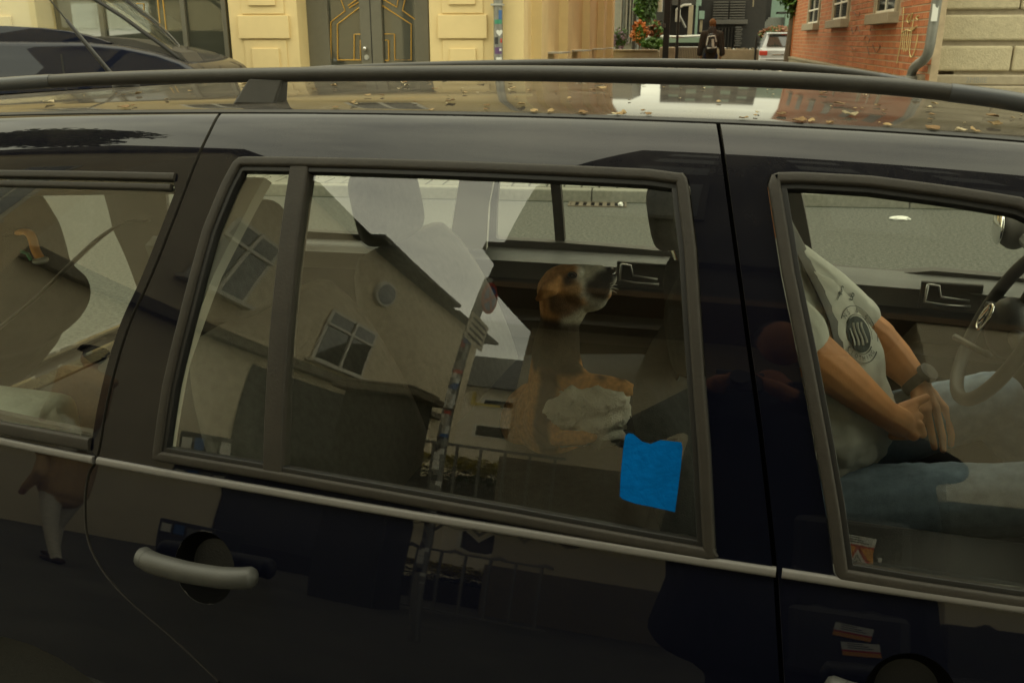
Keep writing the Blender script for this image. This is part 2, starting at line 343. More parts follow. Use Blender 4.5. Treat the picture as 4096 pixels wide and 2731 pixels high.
def panel(name, outer, holes, mats, parent, off=0.0, thick=.012, step=.03, side=1, bstep=.014, **kw):
    """a sheet-metal / glass panel lying on the side surface, with thickness; outer faces slot 0, the rest slot 1 if given"""
    loops = [resample(l, bstep) for l in [outer]+list(holes)]
    P = [tuple(p) for l in loops for p in l]; E = []; k = 0
    for l in loops:
        n = len(l); E += [(k+i, k+(i+1) % n) for i in range(n)]; k += n
    B = np.array(P); lo, hi = B.min(0), B.max(0)
    G = np.array([(x, y) for i, x in enumerate(np.arange(lo[0]+step/2, hi[0], step)) for y in np.arange(lo[1]+step/2*(1+(i % 2)), hi[1], step)])
    if hi[1] > .5 and len(G): G = np.concatenate([G[G[:, 1] < .44], [(x, y) for y in np.arange(.445, hi[1], .007) for x in np.arange(lo[0]+.007, hi[0], .016)]])
    if len(G):
        ok = inpoly(G, loops[0])
        for h in loops[1:]: ok &= ~inpoly(G, h)
        G = G[ok]
        if len(G):
            dmin = np.sqrt(((G[:, None]-B[None])**2).sum(2)).min(1); G = G[dmin > bstep*.4]
    allp = P+[tuple(g) for g in G]
    v2, e2, f2, *_ = geometry.delaunay_2d_cdt([Vector(p) for p in allp], E, [], 0, 1e-7)
    V = np.array([tuple(v) for v in v2]); F = [tuple(f) for f in f2]; C = np.array([V[list(f)].mean(0) for f in F])
    ok = inpoly(C, loops[0])
    for h in loops[1:]: ok &= ~inpoly(C, h)
    F = [f for f, o in zip(F, ok) if o]
    used = sorted({i for f in F for i in f}); rm = {i: j for j, i in enumerate(used)}; V = V[used]; F = [tuple(rm[i] for i in f) for f in F]
    po, no = surf(V[:, 0], V[:, 1], off, side); pi, ni = surf(V[:, 0], V[:, 1], off-thick, side); nv = len(V)
    def area(f): a, b, c = (V[i] for i in f[:3]); return (b[0]-a[0])*(c[1]-a[1])-(b[1]-a[1])*(c[0]-a[0])
    # orientation in (x,s): counter-clockwise faces the outside on the near side
    F = [f if (area(f) > 0) == (side > 0) else f[::-1] for f in F]
    ec = {}
    for f in F:
        for i in range(len(f)): ec[(f[i], f[(i+1) % len(f)])] = 1
    bd = [e for e in ec if (e[1], e[0]) not in ec]
    verts = list(map(tuple, po))+list(map(tuple, pi)); norms = list(map(tuple, no))+[tuple(-q) for q in ni]; faces = list(F)+[tuple(i+nv for i in f[::-1]) for f in F]
    mi = [0]*len(F)+[1]*len(F); k = len(verts)
    for a, b in bd:
        pa, pb = np.array(verts[a]), np.array(verts[b]); t = pb-pa; n_ = np.cross(t, np.array(norms[a])); n_ = n_/(np.linalg.norm(n_)+1e-12)
        verts += [verts[b], verts[a], verts[a+nv], verts[b+nv]]; norms += [tuple(n_)]*4; faces.append((k, k+1, k+2, k+3)); mi.append(1); k += 4
    me = bpy.data.meshes.new(name); me.from_pydata(verts, [], faces); ml = mats if isinstance(mats, (list, tuple)) else [mats]
    for m in ml: me.materials.append(MATS[m])
    if len(ml) > 1: me.polygons.foreach_set('material_index', mi)
    me.polygons.foreach_set('use_smooth', [True]*len(faces)); me.update()
    me.normals_split_custom_set_from_vertices(norms)
    return put(name, me, parent, **kw)
def sweep(name, path, prof, mats, parent, closed=True, step=.012, side=1, smooth=True, off=0.0, **kw):
    """profile [(across, height)] swept along a path that lies on the side surface"""
    Q = resample(list(path), step, closed); n = len(Q); p, nn = surf(Q[:, 0], Q[:, 1], off, side); m = len(prof); vs, fs = [], []
    for i in range(n):
        a, b = (p[(i-1) % n], p[(i+1) % n]) if closed else (p[max(i-1, 0)], p[min(i+1, n-1)])
        t = b-a; t /= np.linalg.norm(t); c = np.cross(nn[i], t); c /= np.linalg.norm(c)
        for u, h in prof: vs.append(tuple(p[i]+c*u+nn[i]*h))
    for i in range(n if closed else n-1):
        for j in range(m): a, b = i*m+j, i*m+(j+1) % m; c, d = ((i+1) % n)*m+j, ((i+1) % n)*m+(j+1) % m; fs.append((a, b, d, c))
    if not closed: fs += [tuple(range(m-1, -1, -1)), tuple(range((n-1)*m, n*m))]
    mb = MB(); mb.add(vs, fs); return mb.obj(name, mats, parent, smooth=smooth, angle=50, **kw)
def rprof(w_, h, r, n=4, base=-.004):
    """rounded strip profile"""
    o = [(-w_/2, base)]
    for k in range(n+1): a = math.pi/2*k/n; o.append((-w_/2+r-r*math.cos(a), h-r+r*math.sin(a)))
    for k in range(n+1): a = math.pi/2*(1-k/n); o.append((w_/2-r+r*math.cos(a), h-r+r*math.sin(a)))
    return o+[(w_/2, base)]
# ================================================================== the near car
car = thing('station_wagon', (-.1, YC, 0), 'dark navy station wagon with roof rails, filling the foreground', 'car')
def zs(z): return float(np.interp(z, ZZ, SS))
SJ = .553
G1 = LP((870, 466), (845, 520), (800, 610), (745, 745), (690, 890), (600, 1120), (511, 1300), (429, 1601), (392, 1838), (351, 1893), (338, 2030), (351, 2176), (429, 2313), (548, 2432), (694, 2550), (876, 2724))
G1[0] = (G1[0][0], SJ)
G1 = chaikin(G1, 2, False)+[(-.66, -.36), (-.63, -.45), (-.62, -.62)]
G2 = LP((2872, 497), (2912, 769), (2944, 1000), (3039, 1700), (3080, 2073), (3104, 2317), (3128, 2731)); G2[0] = (G2[0][0], SJ)
G2 = G2+[(.062, -.35), (.065, -.62)]
G3 = [(.56, SJ), (.80, .30), (1.0, .08), (1.06, -.02), (1.08, -.2), (1.06, -.62)]
sh = lambda g, d: [(x+d, s) for x, s in g]
g = .0028
# window openings
RW = LP((935, 650), (965, 626), (1200, 628), (1500, 634), (2048, 652), (2600, 676), (2738, 694), (2756, 720), (2790, 1000), (2815, 1400), (2845, 1800), (2866, 2215), (2862, 2246), (2600, 2200), (2048, 2096), (1500, 1997), (1100, 1925), (620, 1842), (612, 1822), (653, 1537), (729, 1225), (814, 912), (890, 730))
FWN = LP((3068, 740), (3085, 690), (3200, 688), (3482, 703), (3842, 749), (4080, 787))+[(.40, .415), (.52, .37), (.66, .285), (.80, .17), (.93, .05), (.95, .012), (.60, -.002), (.40, 0.0)]+LP((4080, 2440), (3653, 2375), (3350, 2322), (3335, 2290), (3301, 2039), (3249, 1736), (3195, 1446), (3124, 1098))
def cell(loop, d):
    """shrink a loop towards its centre line by d (normal offset)"""
    P = resample(loop, .012); n = len(P); A = sum(P[i][0]*P[(i+1) % n][1]-P[(i+1) % n][0]*P[i][1] for i in range(n)); o = []
    for i in range(n):
        t = P[(i+1) % n]-P[i-1]; t = t/(np.linalg.norm(t)+1e-9); nn = np.array([-t[1], t[0]])*(1 if A > 0 else -1); o.append(tuple(P[i]+nn*d))
    return o
CWr = [p for p in sh(G1, -.016) if .012 < p[1] < .425]
CW = [(CWr[0][0]-.006, .43)]+[(x, .432+.0*x) for x in (-1.0, -1.3, -1.6, -1.86)]+[(-1.95, .30), (-1.99, .02)]+[(x, s) for x, s in ((-1.6, .002), (-1.2, .004))]+[(CWr[-1][0], .008)]+CWr[::-1]
RDo = sh(G1, g)[::-1]+[]                    # bottom -> top along the rear gap
rear_outer = RDo+[(x, SJ) for x in np.linspace(-.76, -.15, 8)]+sh(G2, -g)
front_outer = sh(G2, g)[::-1]+[(x, SJ) for x in np.linspace(0., .5, 6)]+sh(G3, -g)
BOWL = xs(818, 2271); BOWF = xs(3640, 2790)
def ring(c, rx, rs, n=36): return [(c[0]+rx*math.cos(2*math.pi*k/n), c[1]+rs*math.sin(2*math.pi*k/n)) for k in range(n)]
ARC, ARR = (-1.09, .30), .325
def archl(cx, r): return [(cx+r*math.cos(a), zs(ARC[1]+r*math.sin(a))) for a in np.linspace(math.radians(-28), math.radians(208), 26)]
AR = archl(ARC[0], ARR); AF = archl(1.45, ARR)
quarter_outer = [(-2.06, SJ)]+[(x, SJ) for x in (-1.8, -1.5, -1.2, -.95)]+[p for p in sh(G1, -g) if p[1] > -.35]+[p for p in AR if p[0] < -.70 or True][1:]+[(-1.95, -.62), (-2.10, -.3), (-2.12, 0), (-2.10, .25)]
def bowl(c, rx, rs, depth, parent):
    vs, fs = [], []; n = 36; K = 9
    for k in range(K+1):
        f = math.cos(math.pi/2*k/K) if k < K else 0.02
        for j in range(n):
            a = 2*math.pi*j/n; p, _ = surf(c[0]+rx*f*math.cos(a), c[1]+rs*f*math.sin(a), -depth*math.sin(math.pi/2*k/K)-.0005); vs.append(tuple(p))
    for k in range(K):
        for j in range(n): a, b = k*n+j, k*n+(j+1) % n; fs.append((a, b, b+n, a+n))
    fs.append(tuple(range(K*n, K*n+n)))
    return MB().add(vs, fs).obj('handle_recess', 'gap_dark', parent, smooth=True)
def handle(pts, parent):
    Q = np.array(pts); t = np.linspace(0, 1, 28); k = np.linspace(0, 1, len(Q)); X = np.interp(t, k, Q[:, 0]); S_ = np.interp(t, k, Q[:, 1])
    off = .012+.024*np.sin(np.pi*np.clip(t, .08, .92))**.6; p, _ = surf(X, S_, off); r = .0148*np.minimum(1, np.sqrt(np.clip(1-((t-.5)/.5)**2, 0, 1))*2.1+.02)
    mb = MB(); mb.tube([tuple(q) for q in p], [max(.0015, float(x)) for x in r], 16, True, 1.0)
    o = mb.obj('door_handle', 'handle_plastic', parent, smooth=True, angle=60)
    # lock cap seam
    i = 5; seam = MB(); rr = float(r[i])*1.012; seam.tube([tuple(p[i]-(p[i+1]-p[i-1])*.04), tuple(p[i]+(p[i+1]-p[i-1])*.04)], rr, 16); seam.obj('lock_cap_seam', 'seal_edge', o)
    return o
for side in (1, -1):
    pm = ['paint', 'trim_mid']
    rd = panel('rear_door', rear_outer, [RW]+([ring(BOWL, .05, .052)] if side > 0 else []), pm, car, thick=.022, side=side)
    fd = panel('front_door', front_outer, [FWN]+([ring(BOWF, .05, .052)] if side > 0 else []), pm, car, thick=.022, side=side)
    qp = panel('quarter_panel', quarter_outer, [CW], pm, car, thick=.022, side=side)
    # dark inner structure behind the shut lines
    for G in (G1, G2): sweep('shut_line_seal', [p for p in G], [(-.02, -.024), (-.02, -.0145), (.02, -.0145), (.02, -.024)], 'gap_dark', car, closed=False, side=side)
    gm = ['glass', 'glass_inner'] if side > 0 else ['glass_far', 'glass_inner']
    RWi = cell(RW, .004)
    # the rear door's glass is split by the divider bar
    dv = LP((1205, 640), (1091, 1910)) if side > 0 else dv
    def xdiv(s): t = (s-dv[0][1])/(dv[1][1]-dv[0][1]); return dv[0][0]+t*(dv[1][0]-dv[0][0])
    A = [p for p in RWi if p[0] < xdiv(p[1])]; B = [p for p in RWi if p[0] >= xdiv(p[1])]
    def split(loop, left):
        out = []; n = len(loop)
        for i in range(n):
            p, q = loop[i], loop[(i+1) % n]; a, b = p[0]-xdiv(p[1]), q[0]-xdiv(q[1])
            if (a < 0) == left: out.append(p)
            if (a < 0) != (b < 0): t = a/(a-b); out.append((p[0]+t*(q[0]-p[0]), p[1]+t*(q[1]-p[1])))
        return out
    panel('vent_window', split(RWi, True), [], gm, rd, off=-.007, thick=.004, side=side)
    panel('rear_window', split(RWi, False), [], gm, rd, off=-.007, thick=.004, side=side)
    panel('front_window', cell(FWN, .004), [], gm, fd, off=-.007, thick=.004, side=side)
    panel('cargo_window', cell(CW, -.002), [], gm, qp, off=-.002, thick=.004, side=side)
    sweep('window_divider', [dv[0], dv[1]], rprof(.029, .004, .003, base=-.02), 'rubber', rd, closed=False, side=side)
    if side > 0:
        # rubber frames: raised lip outside, dark inner edge
        sweep('window_seal', cell(RW, .0085), rprof(.0145, .006, .004), 'rubber', rd)
        sweep('seal_inner_lip', cell(RW, .0178), rprof(.009, .001, .001, base=-.012), 'seal_edge', rd)
        sweep('window_seal', cell(FWN, .0085), rprof(.0145, .006, .004), 'rubber', fd)
        sweep('seal_inner_lip', cell(FWN, .0178), rprof(.009, .001, .001, base=-.012), 'seal_edge', fd)
        top = [(x, .437) for x in np.linspace(-1.86, CWr[0][0]-.004, 12)]
        sweep('window_seal', top, rprof(.012, .005, .003), 'rubber', qp, closed=False)
        sweep('window_seal', [(x, .421) for x in np.linspace(-1.86, CWr[0][0]-.008, 12)], rprof(.010, .004, .003), 'rubber', qp, closed=False)
        sweep('window_seal', [(x, .018) for x in np.linspace(-1.9, CWr[-1][0], 8)], rprof(.020, .006, .004), 'rubber', qp, closed=False)
        # belt moulding, one length per panel
        BL = lambda x: xs(x, 1775+(x*.1672 if x < 2048 else 2048*.1672+(x-2048)*.1745))[1]
        for par, x0, x1 in ((qp, None, G1[[i for i, p in enumerate(G1) if p[1] < .0][0]][0]-.004), (rd, G1[[i for i, p in enumerate(G1) if p[1] < .0][0]][0]+.004, .0275), (fd, .0345, None)):
            if x0 is None: path = [(-2.05, .004), (-1.5, .0), (-1.09, -.003), (x1, -.004)]
            elif x1 is None: path = [(x0, -.0105), (.28, -.0155), (.6, -.017), (1.05, -.018)]
            else: path = [(x0, -.004), (-.64, -.0035), (-.28, -.0055), (x1, -.0105)]
            sweep('belt_moulding', path, rprof(.0118, .006, .004), 'moulding', par, closed=False)
        # roof ditch moulding
        sweep('roof_moulding', [(x, SJ+.006) for x in np.linspace(-2.04, .55, 30)], rprof(.011, .0015, .001, base=-.01), 'seal_edge', car, closed=False)
        rb = bowl(BOWL, .05, .052, .034, rd); bowl(BOWF, .05, .052, .034, fd)
        hp = LP((592, 2204), (642, 2218), (692, 2230), (817, 2260), (947, 2282), (1012, 2289), (1064, 2292)); handle(hp, rd)
        dx, ds = BOWF[0]-BOWL[0], BOWF[1]-BOWL[1]; handle([(x+dx, s+ds) for x, s in hp], fd)
    # inside: door caps, cards, pillar trims
    for par, x0, x1 in ((rd, -.93, .02), (fd, .04, 1.02), (qp, -1.98, -.96)):
        pts = lambda s0, s1: [(x, s1) for x in np.linspace(x0, x1, 6)]+[(x, s0) for x in np.linspace(x1, x0, 6)]
        panel('door_cap', pts(-.075, -.012), [], 'trim_grey', par, off=-.014, thick=.085, side=side, step=.06, bstep=.05)
        panel('door_card', pts(-.58, -.08), [], 'trim_dark', par, off=-.024, thick=.06, side=side, step=.06, bstep=.05)
        if par is not qp: panel('armrest', [(x, -.20) for x in np.linspace(x0+.1, x1-.1, 4)]+[(x, -.27) for x in np.linspace(x1-.1, x0+.1, 4)], [], 'trim_mid', par, off=-.08, thick=.075, side=side, step=.06, bstep=.05)
    if side < 0:
        for par, x in ((rd, -.40), (fd, .414)):
            # pull handle: bright lever in a dark pocket
            m = MB(); y = 2*YC-.115
            hd = MB().box(x-.05, x+.10, y-.006, y+.01, .835, .912).obj('handle_pocket', 'trim_mid', par, bevel=.004)
            m.tube([(x-.035, y-.012, .905), (x-.038, y-.014, .858), (x+.01, y-.016, .853), (x+.075, y-.012, .853)], .0045, 8)
            m.tube([(x-.035, y-.012, .905), (x-.008, y-.012, .903), (x+.0, y-.014, .874), (x+.07, y-.012, .868)], .0035, 8)
            m.obj('door_pull', 'dull_metal', par, smooth=True)
# pillar trim behind the cargo glass (near side)
ct = LP((605, 714), (600, 735), (560, 900), (500, 1090), (440, 1290), (372, 1560), (330, 1700), (300, 1760))
ct = [(x+.052, s) for x, s in ct]
inner = rounded([(-1.83, .40)]+[(ct[0][0]-.002, ct[0][1])]+ct[1:]+[(-1.9, .04)], .035)
for side in (1, -1):
    panel('pillar_trim', [(-1.98, .435), (-.80, .435), (-.84, .2), (-.88, .02), (-1.98, .0)], [inner], 'trim_mid', car, off=-.045, thick=.02, side=side)
    panel('pillar_trim', [(-.135, .46), (-.055, .46), (-.01, .2), (.03, 0), (-.01, 0), (-.07, .2)], [], 'trim_mid', car, off=-.045, thick=.03, side=side)
    panel('pillar_trim', [(-.86, .46), (-.74, .46), (-.80, .3), (-.84, .15), (-.86, 0), (-.98, 0), (-.93, .2)], [], 'headliner', car, off=-.05, thick=.02, side=side)
# roof, headliner
def roofgrid(off, s0, xs_, flip=False):
    S1 = np.concatenate([np.linspace(s0, .66, 14), np.linspace(.68, 1.15, 16)]); X, S_ = np.meshgrid(xs_, S1, indexing='ij')
    p, n = surf(X, S_, off); q, m_ = surf(X[:, ::-1], S_[:, ::-1], off, -1); P = np.concatenate([p, q], 1); N_ = np.concatenate([n, m_], 1); nx, ny = P.shape[:2]
    F = [(i*ny+j, (i+1)*ny+j, (i+1)*ny+j+1, i*ny+j+1) for i in range(nx-1) for j in range(ny-1)]
    if flip: F = [f[::-1] for f in F]; N_ = -N_
    return P.reshape(-1, 3), F, N_.reshape(-1, 3)
V1, F1, NN1 = roofgrid(0, SJ+.004, np.linspace(-2.08, .62, 60)); V2, F2, NN2 = roofgrid(-.012, SJ+.004, np.linspace(-2.08, .62, 60), True)
me = bpy.data.meshes.new('roof'); me.from_pydata([tuple(v) for v in V1]+[tuple(v) for v in V2], [], F1+[tuple(i+len(V1) for i in f) for f in F2]); me.materials.append(MATS['paint_roof'])
me.polygons.foreach_set('use_smooth', [True]*len(me.polygons)); me.update(); me.normals_split_custom_set_from_vertices([tuple(v) for v in NN1]+[tuple(v) for v in NN2])
roof = put('roof', me, car)
V3, F3, _ = roofgrid(-.035, .48, np.linspace(-2.02, .58, 20), True)
hm = MB(); hm.add([tuple(v) for v in V3], F3); hl = hm.obj('headliner', 'headliner', car, smooth=True)
# rails
def rail(side):
    pts = [atY(x, y, .29+float(cxf(-1.25+x*.00037))) for x, y in ((90, 331), (468, 313), (935, 302), (1500, 295), (2048, 293), (2400, 299), (3121, 318), (3553, 345), (3842, 375), (4096, 411))]
    P = [(p.x, p.y, p.z) for p in pts]; P = [(-1.62, P[0][1]+.03, 1.395), (-1.56, P[0][1]+.025, 1.418), (-1.45, P[0][1]+.015, 1.433)]+P+[(P[-1][0]+.10, P[-1][1]+.004, P[-1][2]-.02), (P[-1][0]+.18, P[-1][1]+.008, P[-1][2]-.047)]
    P = chaikin(P, 3, False); q = np.array(P); tl = np.concatenate([[0], np.cumsum(np.linalg.norm(np.diff(q, axis=0), axis=1))]); tn = np.linspace(0, tl[-1], 260); P = [tuple(float(np.interp(t, tl, q[:, k])) for k in range(3)) for t in tn]
    if side < 0: P = [(x, 2*YC-y, z-.010-.075*max(0, x+.1)**1.5) for x, y, z in P]
    xa, xb = -1.20, .185
    mid = [p for p in P if xa <= p[0] <= xb]; r = thing0('roof_rail')
    m = MB(); m.tube(mid, .0108, 14, True, 1.0); o = m.obj('roof_rail', 'rail_plastic', car, smooth=True, angle=60)
    for part in ([p for p in P if p[0] <= xa+.006], [p for p in P if p[0] >= xb-.006]):
        m = MB(); m.tube(part, .0114, 14, True, 1.0); m.obj('rail_end_cap', 'rail_end', o, smooth=True, angle=60)
    for xx, wd in ((-.775, .075), (.42, .07)):
        z1 = np.interp(xx, [p[0] for p in P], [p[2] for p in P])-.004; yy_ = np.interp(xx, [p[0] for p in P], [p[1] for p in P]); z0 = float(surf(xx, .62)[0][2])-.004
        lean = -.02; m = MB(); m.add([(xx-wd/2+lean, yy_-.02, z0), (xx+wd/2+lean, yy_-.02, z0), (xx+wd/2+lean, yy_+.02, z0), (xx-wd/2+lean, yy_+.02, z0), (xx-wd/2*.8, yy_-.008, z1), (xx+wd/2*.8, yy_-.008, z1), (xx+wd/2*.8, yy_+.008, z1), (xx-wd/2*.8, yy_+.008, z1)],
             [(0, 3, 2, 1), (4, 5, 6, 7), (0, 1, 5, 4), (1, 2, 6, 5), (2, 3, 7, 6), (3, 0, 4, 7)]); m.obj('rail_foot', 'rail_plastic', o, bevel=.004)
    return o
def thing0(n): return None
rail(1); rail(-1)
# roof aerial
b0 = atY(440, 292, .80); t1 = atY(268, 84, .80); t2 = atY(150, -60, .80); zr = float(surf(b0.x, 1.1)[0][2])
dirv = (t1-b0).normalized(); base = b0-dirv*((b0.z-zr)/dirv.z)
ae = MB().tube([base, b0, t1, t1+(t2-t1)*.03], [.0065, .0055, .0042, .002], 10).obj('aerial', 'trim_dark', car, smooth=True, angle=50)
MB().tube([t1, t2], [.0018, .0014], 6).obj('aerial_tip', 'trim_dark', ae)
MB().ell((base.x+.01, base.y, base.z+.004), (.035, .018, .014)).obj('aerial_foot', 'trim_dark', ae, smooth=True)
# ends, floor, wheels
def glassq(name, pts, parent):
    m = MB(); a, b, c, d = [Vector(p) for p in pts]; n = (b-a).cross(d-a).normalized()*.004; m.prism([a, b, c, d], -n); return m.obj(name, 'glass_far', parent)
rf = lambda x, s, sd=1: tuple(surf(x, s, 0, sd)[0])
glassq('windscreen', [rf(.6, .62), rf(1.16, -.005), rf(1.16, -.005, -1), rf(.6, .62, -1)], car)
MB().prism([rf(1.14, -.01), (1.7, .10, .88), (2.12, .16, .78), (2.28, .3, .66), (2.28, 2*YC-.3, .66), (2.12, 2*YC-.16, .78), (1.7, 2*YC-.10, .88), rf(1.14, -.01, -1)], (0, 0, -.02)).obj('bonnet', 'paint', car)
MB().box(2.05, 2.32, .1, 2*YC-.1, .25, .66).obj('front_bumper', 'paint', car, bevel=.05)
MB().box(-2.22, -2.0, .08, 2*YC-.08, .3, .58).obj('rear_bumper', 'paint', car, bevel=.05)
tg = MB().box(-2.14, -2.10, .1, 2*YC-.1, .44, .60).obj('tailgate', 'paint', car, bevel=.012)
glassq('rear_screen', [(-2.13, .10, .61), (-2.05, .24, 1.37), (-2.05, 2*YC-.24, 1.37), (-2.13, 2*YC-.10, .61)], car)
MB().box(-2.05, 1.2, .06, 2*YC-.06, .24, .28).obj('floor_pan', 'trim_dark', car)
MB().box(-2.02, -.98, .12, 2*YC-.12, .28, .56).obj('load_floor', 'seat_fabric', car, bevel=.01)
MB().box(1.0, 1.25, .1, 2*YC-.1, .3, .9).obj('bulkhead', 'trim_dark', car)
for ctr, arc in ((ARC[0], AR), (1.45, AF)):
    for sd in (1, -1):
        yb = .02 if sd > 0 else 2*YC-.02
        m = MB(); n = 40; prof = [(.0, .20), (.0, .285), (.02, .31), (.16, .31), (.18, .285), (.18, .2)]; vs = []
        for j in range(n):
            a = 2*math.pi*j/n
            for u, r in prof: vs.append((ctr+r*math.cos(a), yb+sd*u, .312+r*math.sin(a)))
        fs = [(j*6+k, j*6+(k+1) % 6, ((j+1) % n)*6+(k+1) % 6, ((j+1) % n)*6+k) for j in range(n) for k in range(6)]
        m.add(vs, fs); wh = m.obj('tyre', 'tyre', car, smooth=True, angle=40)
        r_ = MB(); r_.cyl((ctr, yb+sd*.02, .312), (ctr, yb+sd*.06, .312), .2, .2, 32)
        for k in range(6): a = k*math.pi/3; r_.box(-.03, .03, -.0, .02, .03, .19, Matrix.Translation((ctr, yb+sd*.005-(.02 if sd < 0 else 0), .312)) @ Matrix.Rotation(a, 4, 'Y'))
        r_.obj('rim', 'paint_silver', wh)
        if sd > 0:
            m = MB(); pts = [surf(x, s, -.03)[0] for x, s in (arc if ctr < 0 else AF)]
            for p, q in zip(pts[:-1], pts[1:]): k = len(m.v); m.add([tuple(p), tuple(q), (q[0], q[1]+.3, q[2]), (p[0], p[1]+.3, p[2])], [(0, 1, 2, 3)])
            m.obj('wheel_arch_liner', 'gap_dark', car)
panel('front_wing', [(1.09, -.02), (1.4, -.03), (1.8, -.07), (2.2, -.15), (2.25, -.3), (2.2, -.5)]+[p for p in AF]+[(1.075, -.6)], [], 'paint', car, thick=.015)
panel('front_wing', [(1.09, -.02), (1.4, -.03), (1.8, -.07), (2.2, -.15), (2.25, -.3), (2.2, -.5)]+[p for p in AF]+[(1.075, -.6)], [], 'paint', car, thick=.015, side=-1)
panel('sill', [(-.75, -.625), (1.06, -.625), (1.06, -.79), (-.8, -.79)], [], 'paint', car, thick=.03)
panel('sill', [(-.75, -.625), (1.06, -.625), (1.06, -.79), (-.8, -.79)], [], 'paint', car, thick=.03, side=-1)
# seats
def seatback(name, yc, wd, x0, z0, x1, z1, th, mat, parent, n=14):
    """padded backrest between a low and a high point, with side bolsters"""
    m = MB(); vs = []; nu = 15
    for i in range(n+1):
        t = i/n; x = x0+(x1-x0)*t; z = z0+(z1-z0)*t; k = wd/2*(1-.16*t**3); e = math.sin(math.pi*min(1, (t*.93+.06)))**.35
        for j in range(nu):
            a = 2*math.pi*j/nu; ca, sa = math.cos(a), math.sin(a); r = (abs(ca)**4+abs(sa)**4)**-.25
            bol = .025*abs(ca)**3 if sa > 0 else 0
            vs.append((x+(th/2*sa*r+bol)*e, yc+k*ca*r*(.85+.15*e), z+th*.25*sa*r*0))
    fs = [(i*nu+j, i*nu+(j+1) % nu, (i+1)*nu+(j+1) % nu, (i+1)*nu+j) for i in range(n) for j in range(nu)]+[tuple(range(nu-1, -1, -1)), tuple(range(n*nu, n*nu+nu))]
    m.add(vs, fs); return m.obj(name, mat, parent, smooth=True, angle=70)
def pad(name, c, r, mat, parent, e=.35, rot=0):
    """superellipsoid cushion"""
    m = MB(); vs, fs = [], []; nu, nv = 26, 14; sg = lambda v, q: math.copysign(abs(v)**q, v)
    for i in range(nv+1):
        a = math.pi*(i/nv-.5)
        for j in range(nu): b = 2*math.pi*j/nu; vs.append((r[0]*sg(math.cos(a), e)*sg(math.cos(b), e), r[1]*sg(math.cos(a), e)*sg(math.sin(b), e), r[2]*sg(math.sin(a), e)))
    fs = [(i*nu+j, i*nu+(j+1) % nu, (i+1)*nu+(j+1) % nu, (i+1)*nu+j) for i in range(nv) for j in range(nu)]
    m.add(vs, fs, Matrix.Translation(c) @ Matrix.Rotation(rot, 4, 'Y')); return m.obj(name, mat, parent, smooth=True)
for yc, sx in ((.47, .09), (1.23, 0)):
    sb = seatback('seat_backrest', yc, .50, -.02+sx, .42, -.235+sx*.6, 1.02, .13, 'seat_fabric', car)
    hr = pad('headrest', (-.262+sx*1.6, yc, 1.125 if yc > 1 else 1.08), (.045, .13, .085 if yc > 1 else .07), 'seat_fabric_grey' if yc > 1 else 'seat_fabric', sb, .55, -.2)
    for d in (-.06, .06): MB().cyl((-.225+sx*.8, yc+d, .98), (-.255+sx*1.5, yc+d, 1.06), .006, n=8).obj('headrest_post', 'chrome', sb)
    pad('seat_cushion', (.18+sx, yc, .40), (.27, .25, .085), 'seat_fabric', car, .4, -.12)
rbk = MB()
for yc, wd in ((.50, .60), (1.16, .66)):
    sb = seatback('rear_backrest', yc, wd, -.72, .52, -.93, 1.03, .16, 'seat_fabric_grey', car)
    pad('headrest', (-.955, yc-.03, 1.13), (.05, .14, .10), 'seat_fabric_grey', sb, .5, -.2)
pad('rear_seat_cushion', (-.50, YC, .57), (.27, .68, .10), 'seat_fabric', car, .3, -.1)
MB().box(-.62, .9, YC-.11, YC+.11, .28, .52).obj('centre_console', 'trim_dark', car, bevel=.03)
# dashboard
m = MB(); sec = [(.62, .90), (.70, .955), (.90, .965), (1.15, .95), (1.15, .5), (.70, .45), (.66, .62)]
m.prism([(x, .1, z) for x, z in sec], (0, 2*YC-.2, 0)); m.obj('dashboard', 'trim_dark', car, bevel=.02)
# steering wheel
C0 = Vector((.497, 1.22, .905)); ax = Vector((-.92, 0, .39)).normalized(); u = Vector((0, 1, 0)); v = ax.cross(u)
sw = MB().tube([C0+(u*math.cos(a)+v*math.sin(a))*.185 for a in np.linspace(0, 2*math.pi, 49)[:-1]]+[C0+u*.185, C0+(u*math.cos(.13)+v*math.sin(.13))*.185], .0155, 12, False).obj('steering_wheel', 'trim_dark', car, smooth=True)
hub = MB().ell(C0-ax*.01, (.05, .075, .07)).obj('hub', 'trim_dark', sw, smooth=True)
for a in (0, math.pi, -math.pi/2*1): MB().tube([C0-ax*.02, C0+(u*math.cos(a)+v*math.sin(a))*.178], [.022, .014], 8).obj('spoke', 'trim_dark', sw, smooth=True)
MB().tube([C0-ax*.02, C0-ax*.3], .03, 10).obj('column', 'trim_dark', sw)
em = MB().tube([C0+ax*.046+(u*math.cos(a)+v*math.sin(a))*.031 for a in np.linspace(0, 2*math.pi, 33)], .0035, 8, False).obj('emblem_ring', 'chrome', sw, smooth=True)
def strokes(pts, r): m = MB(); [m.tube([C0+ax*.046+u*(-a)+v*b for a, b in s], r, 6) for s in pts]; return m
strokes([[(-.014, .026), (0, .003), (.014, .026)], [(-.024, .014), (-.011, -.024), (0, -.004), (.011, -.024), (.024, .014)]], .0028).obj('emblem_mark', 'chrome', sw)
MB().tube([(.40, 1.22, .87), (.43, 1.0, .90)], [.008, .006], 8).obj('indicator_stalk', 'trim_dark', sw, smooth=True)
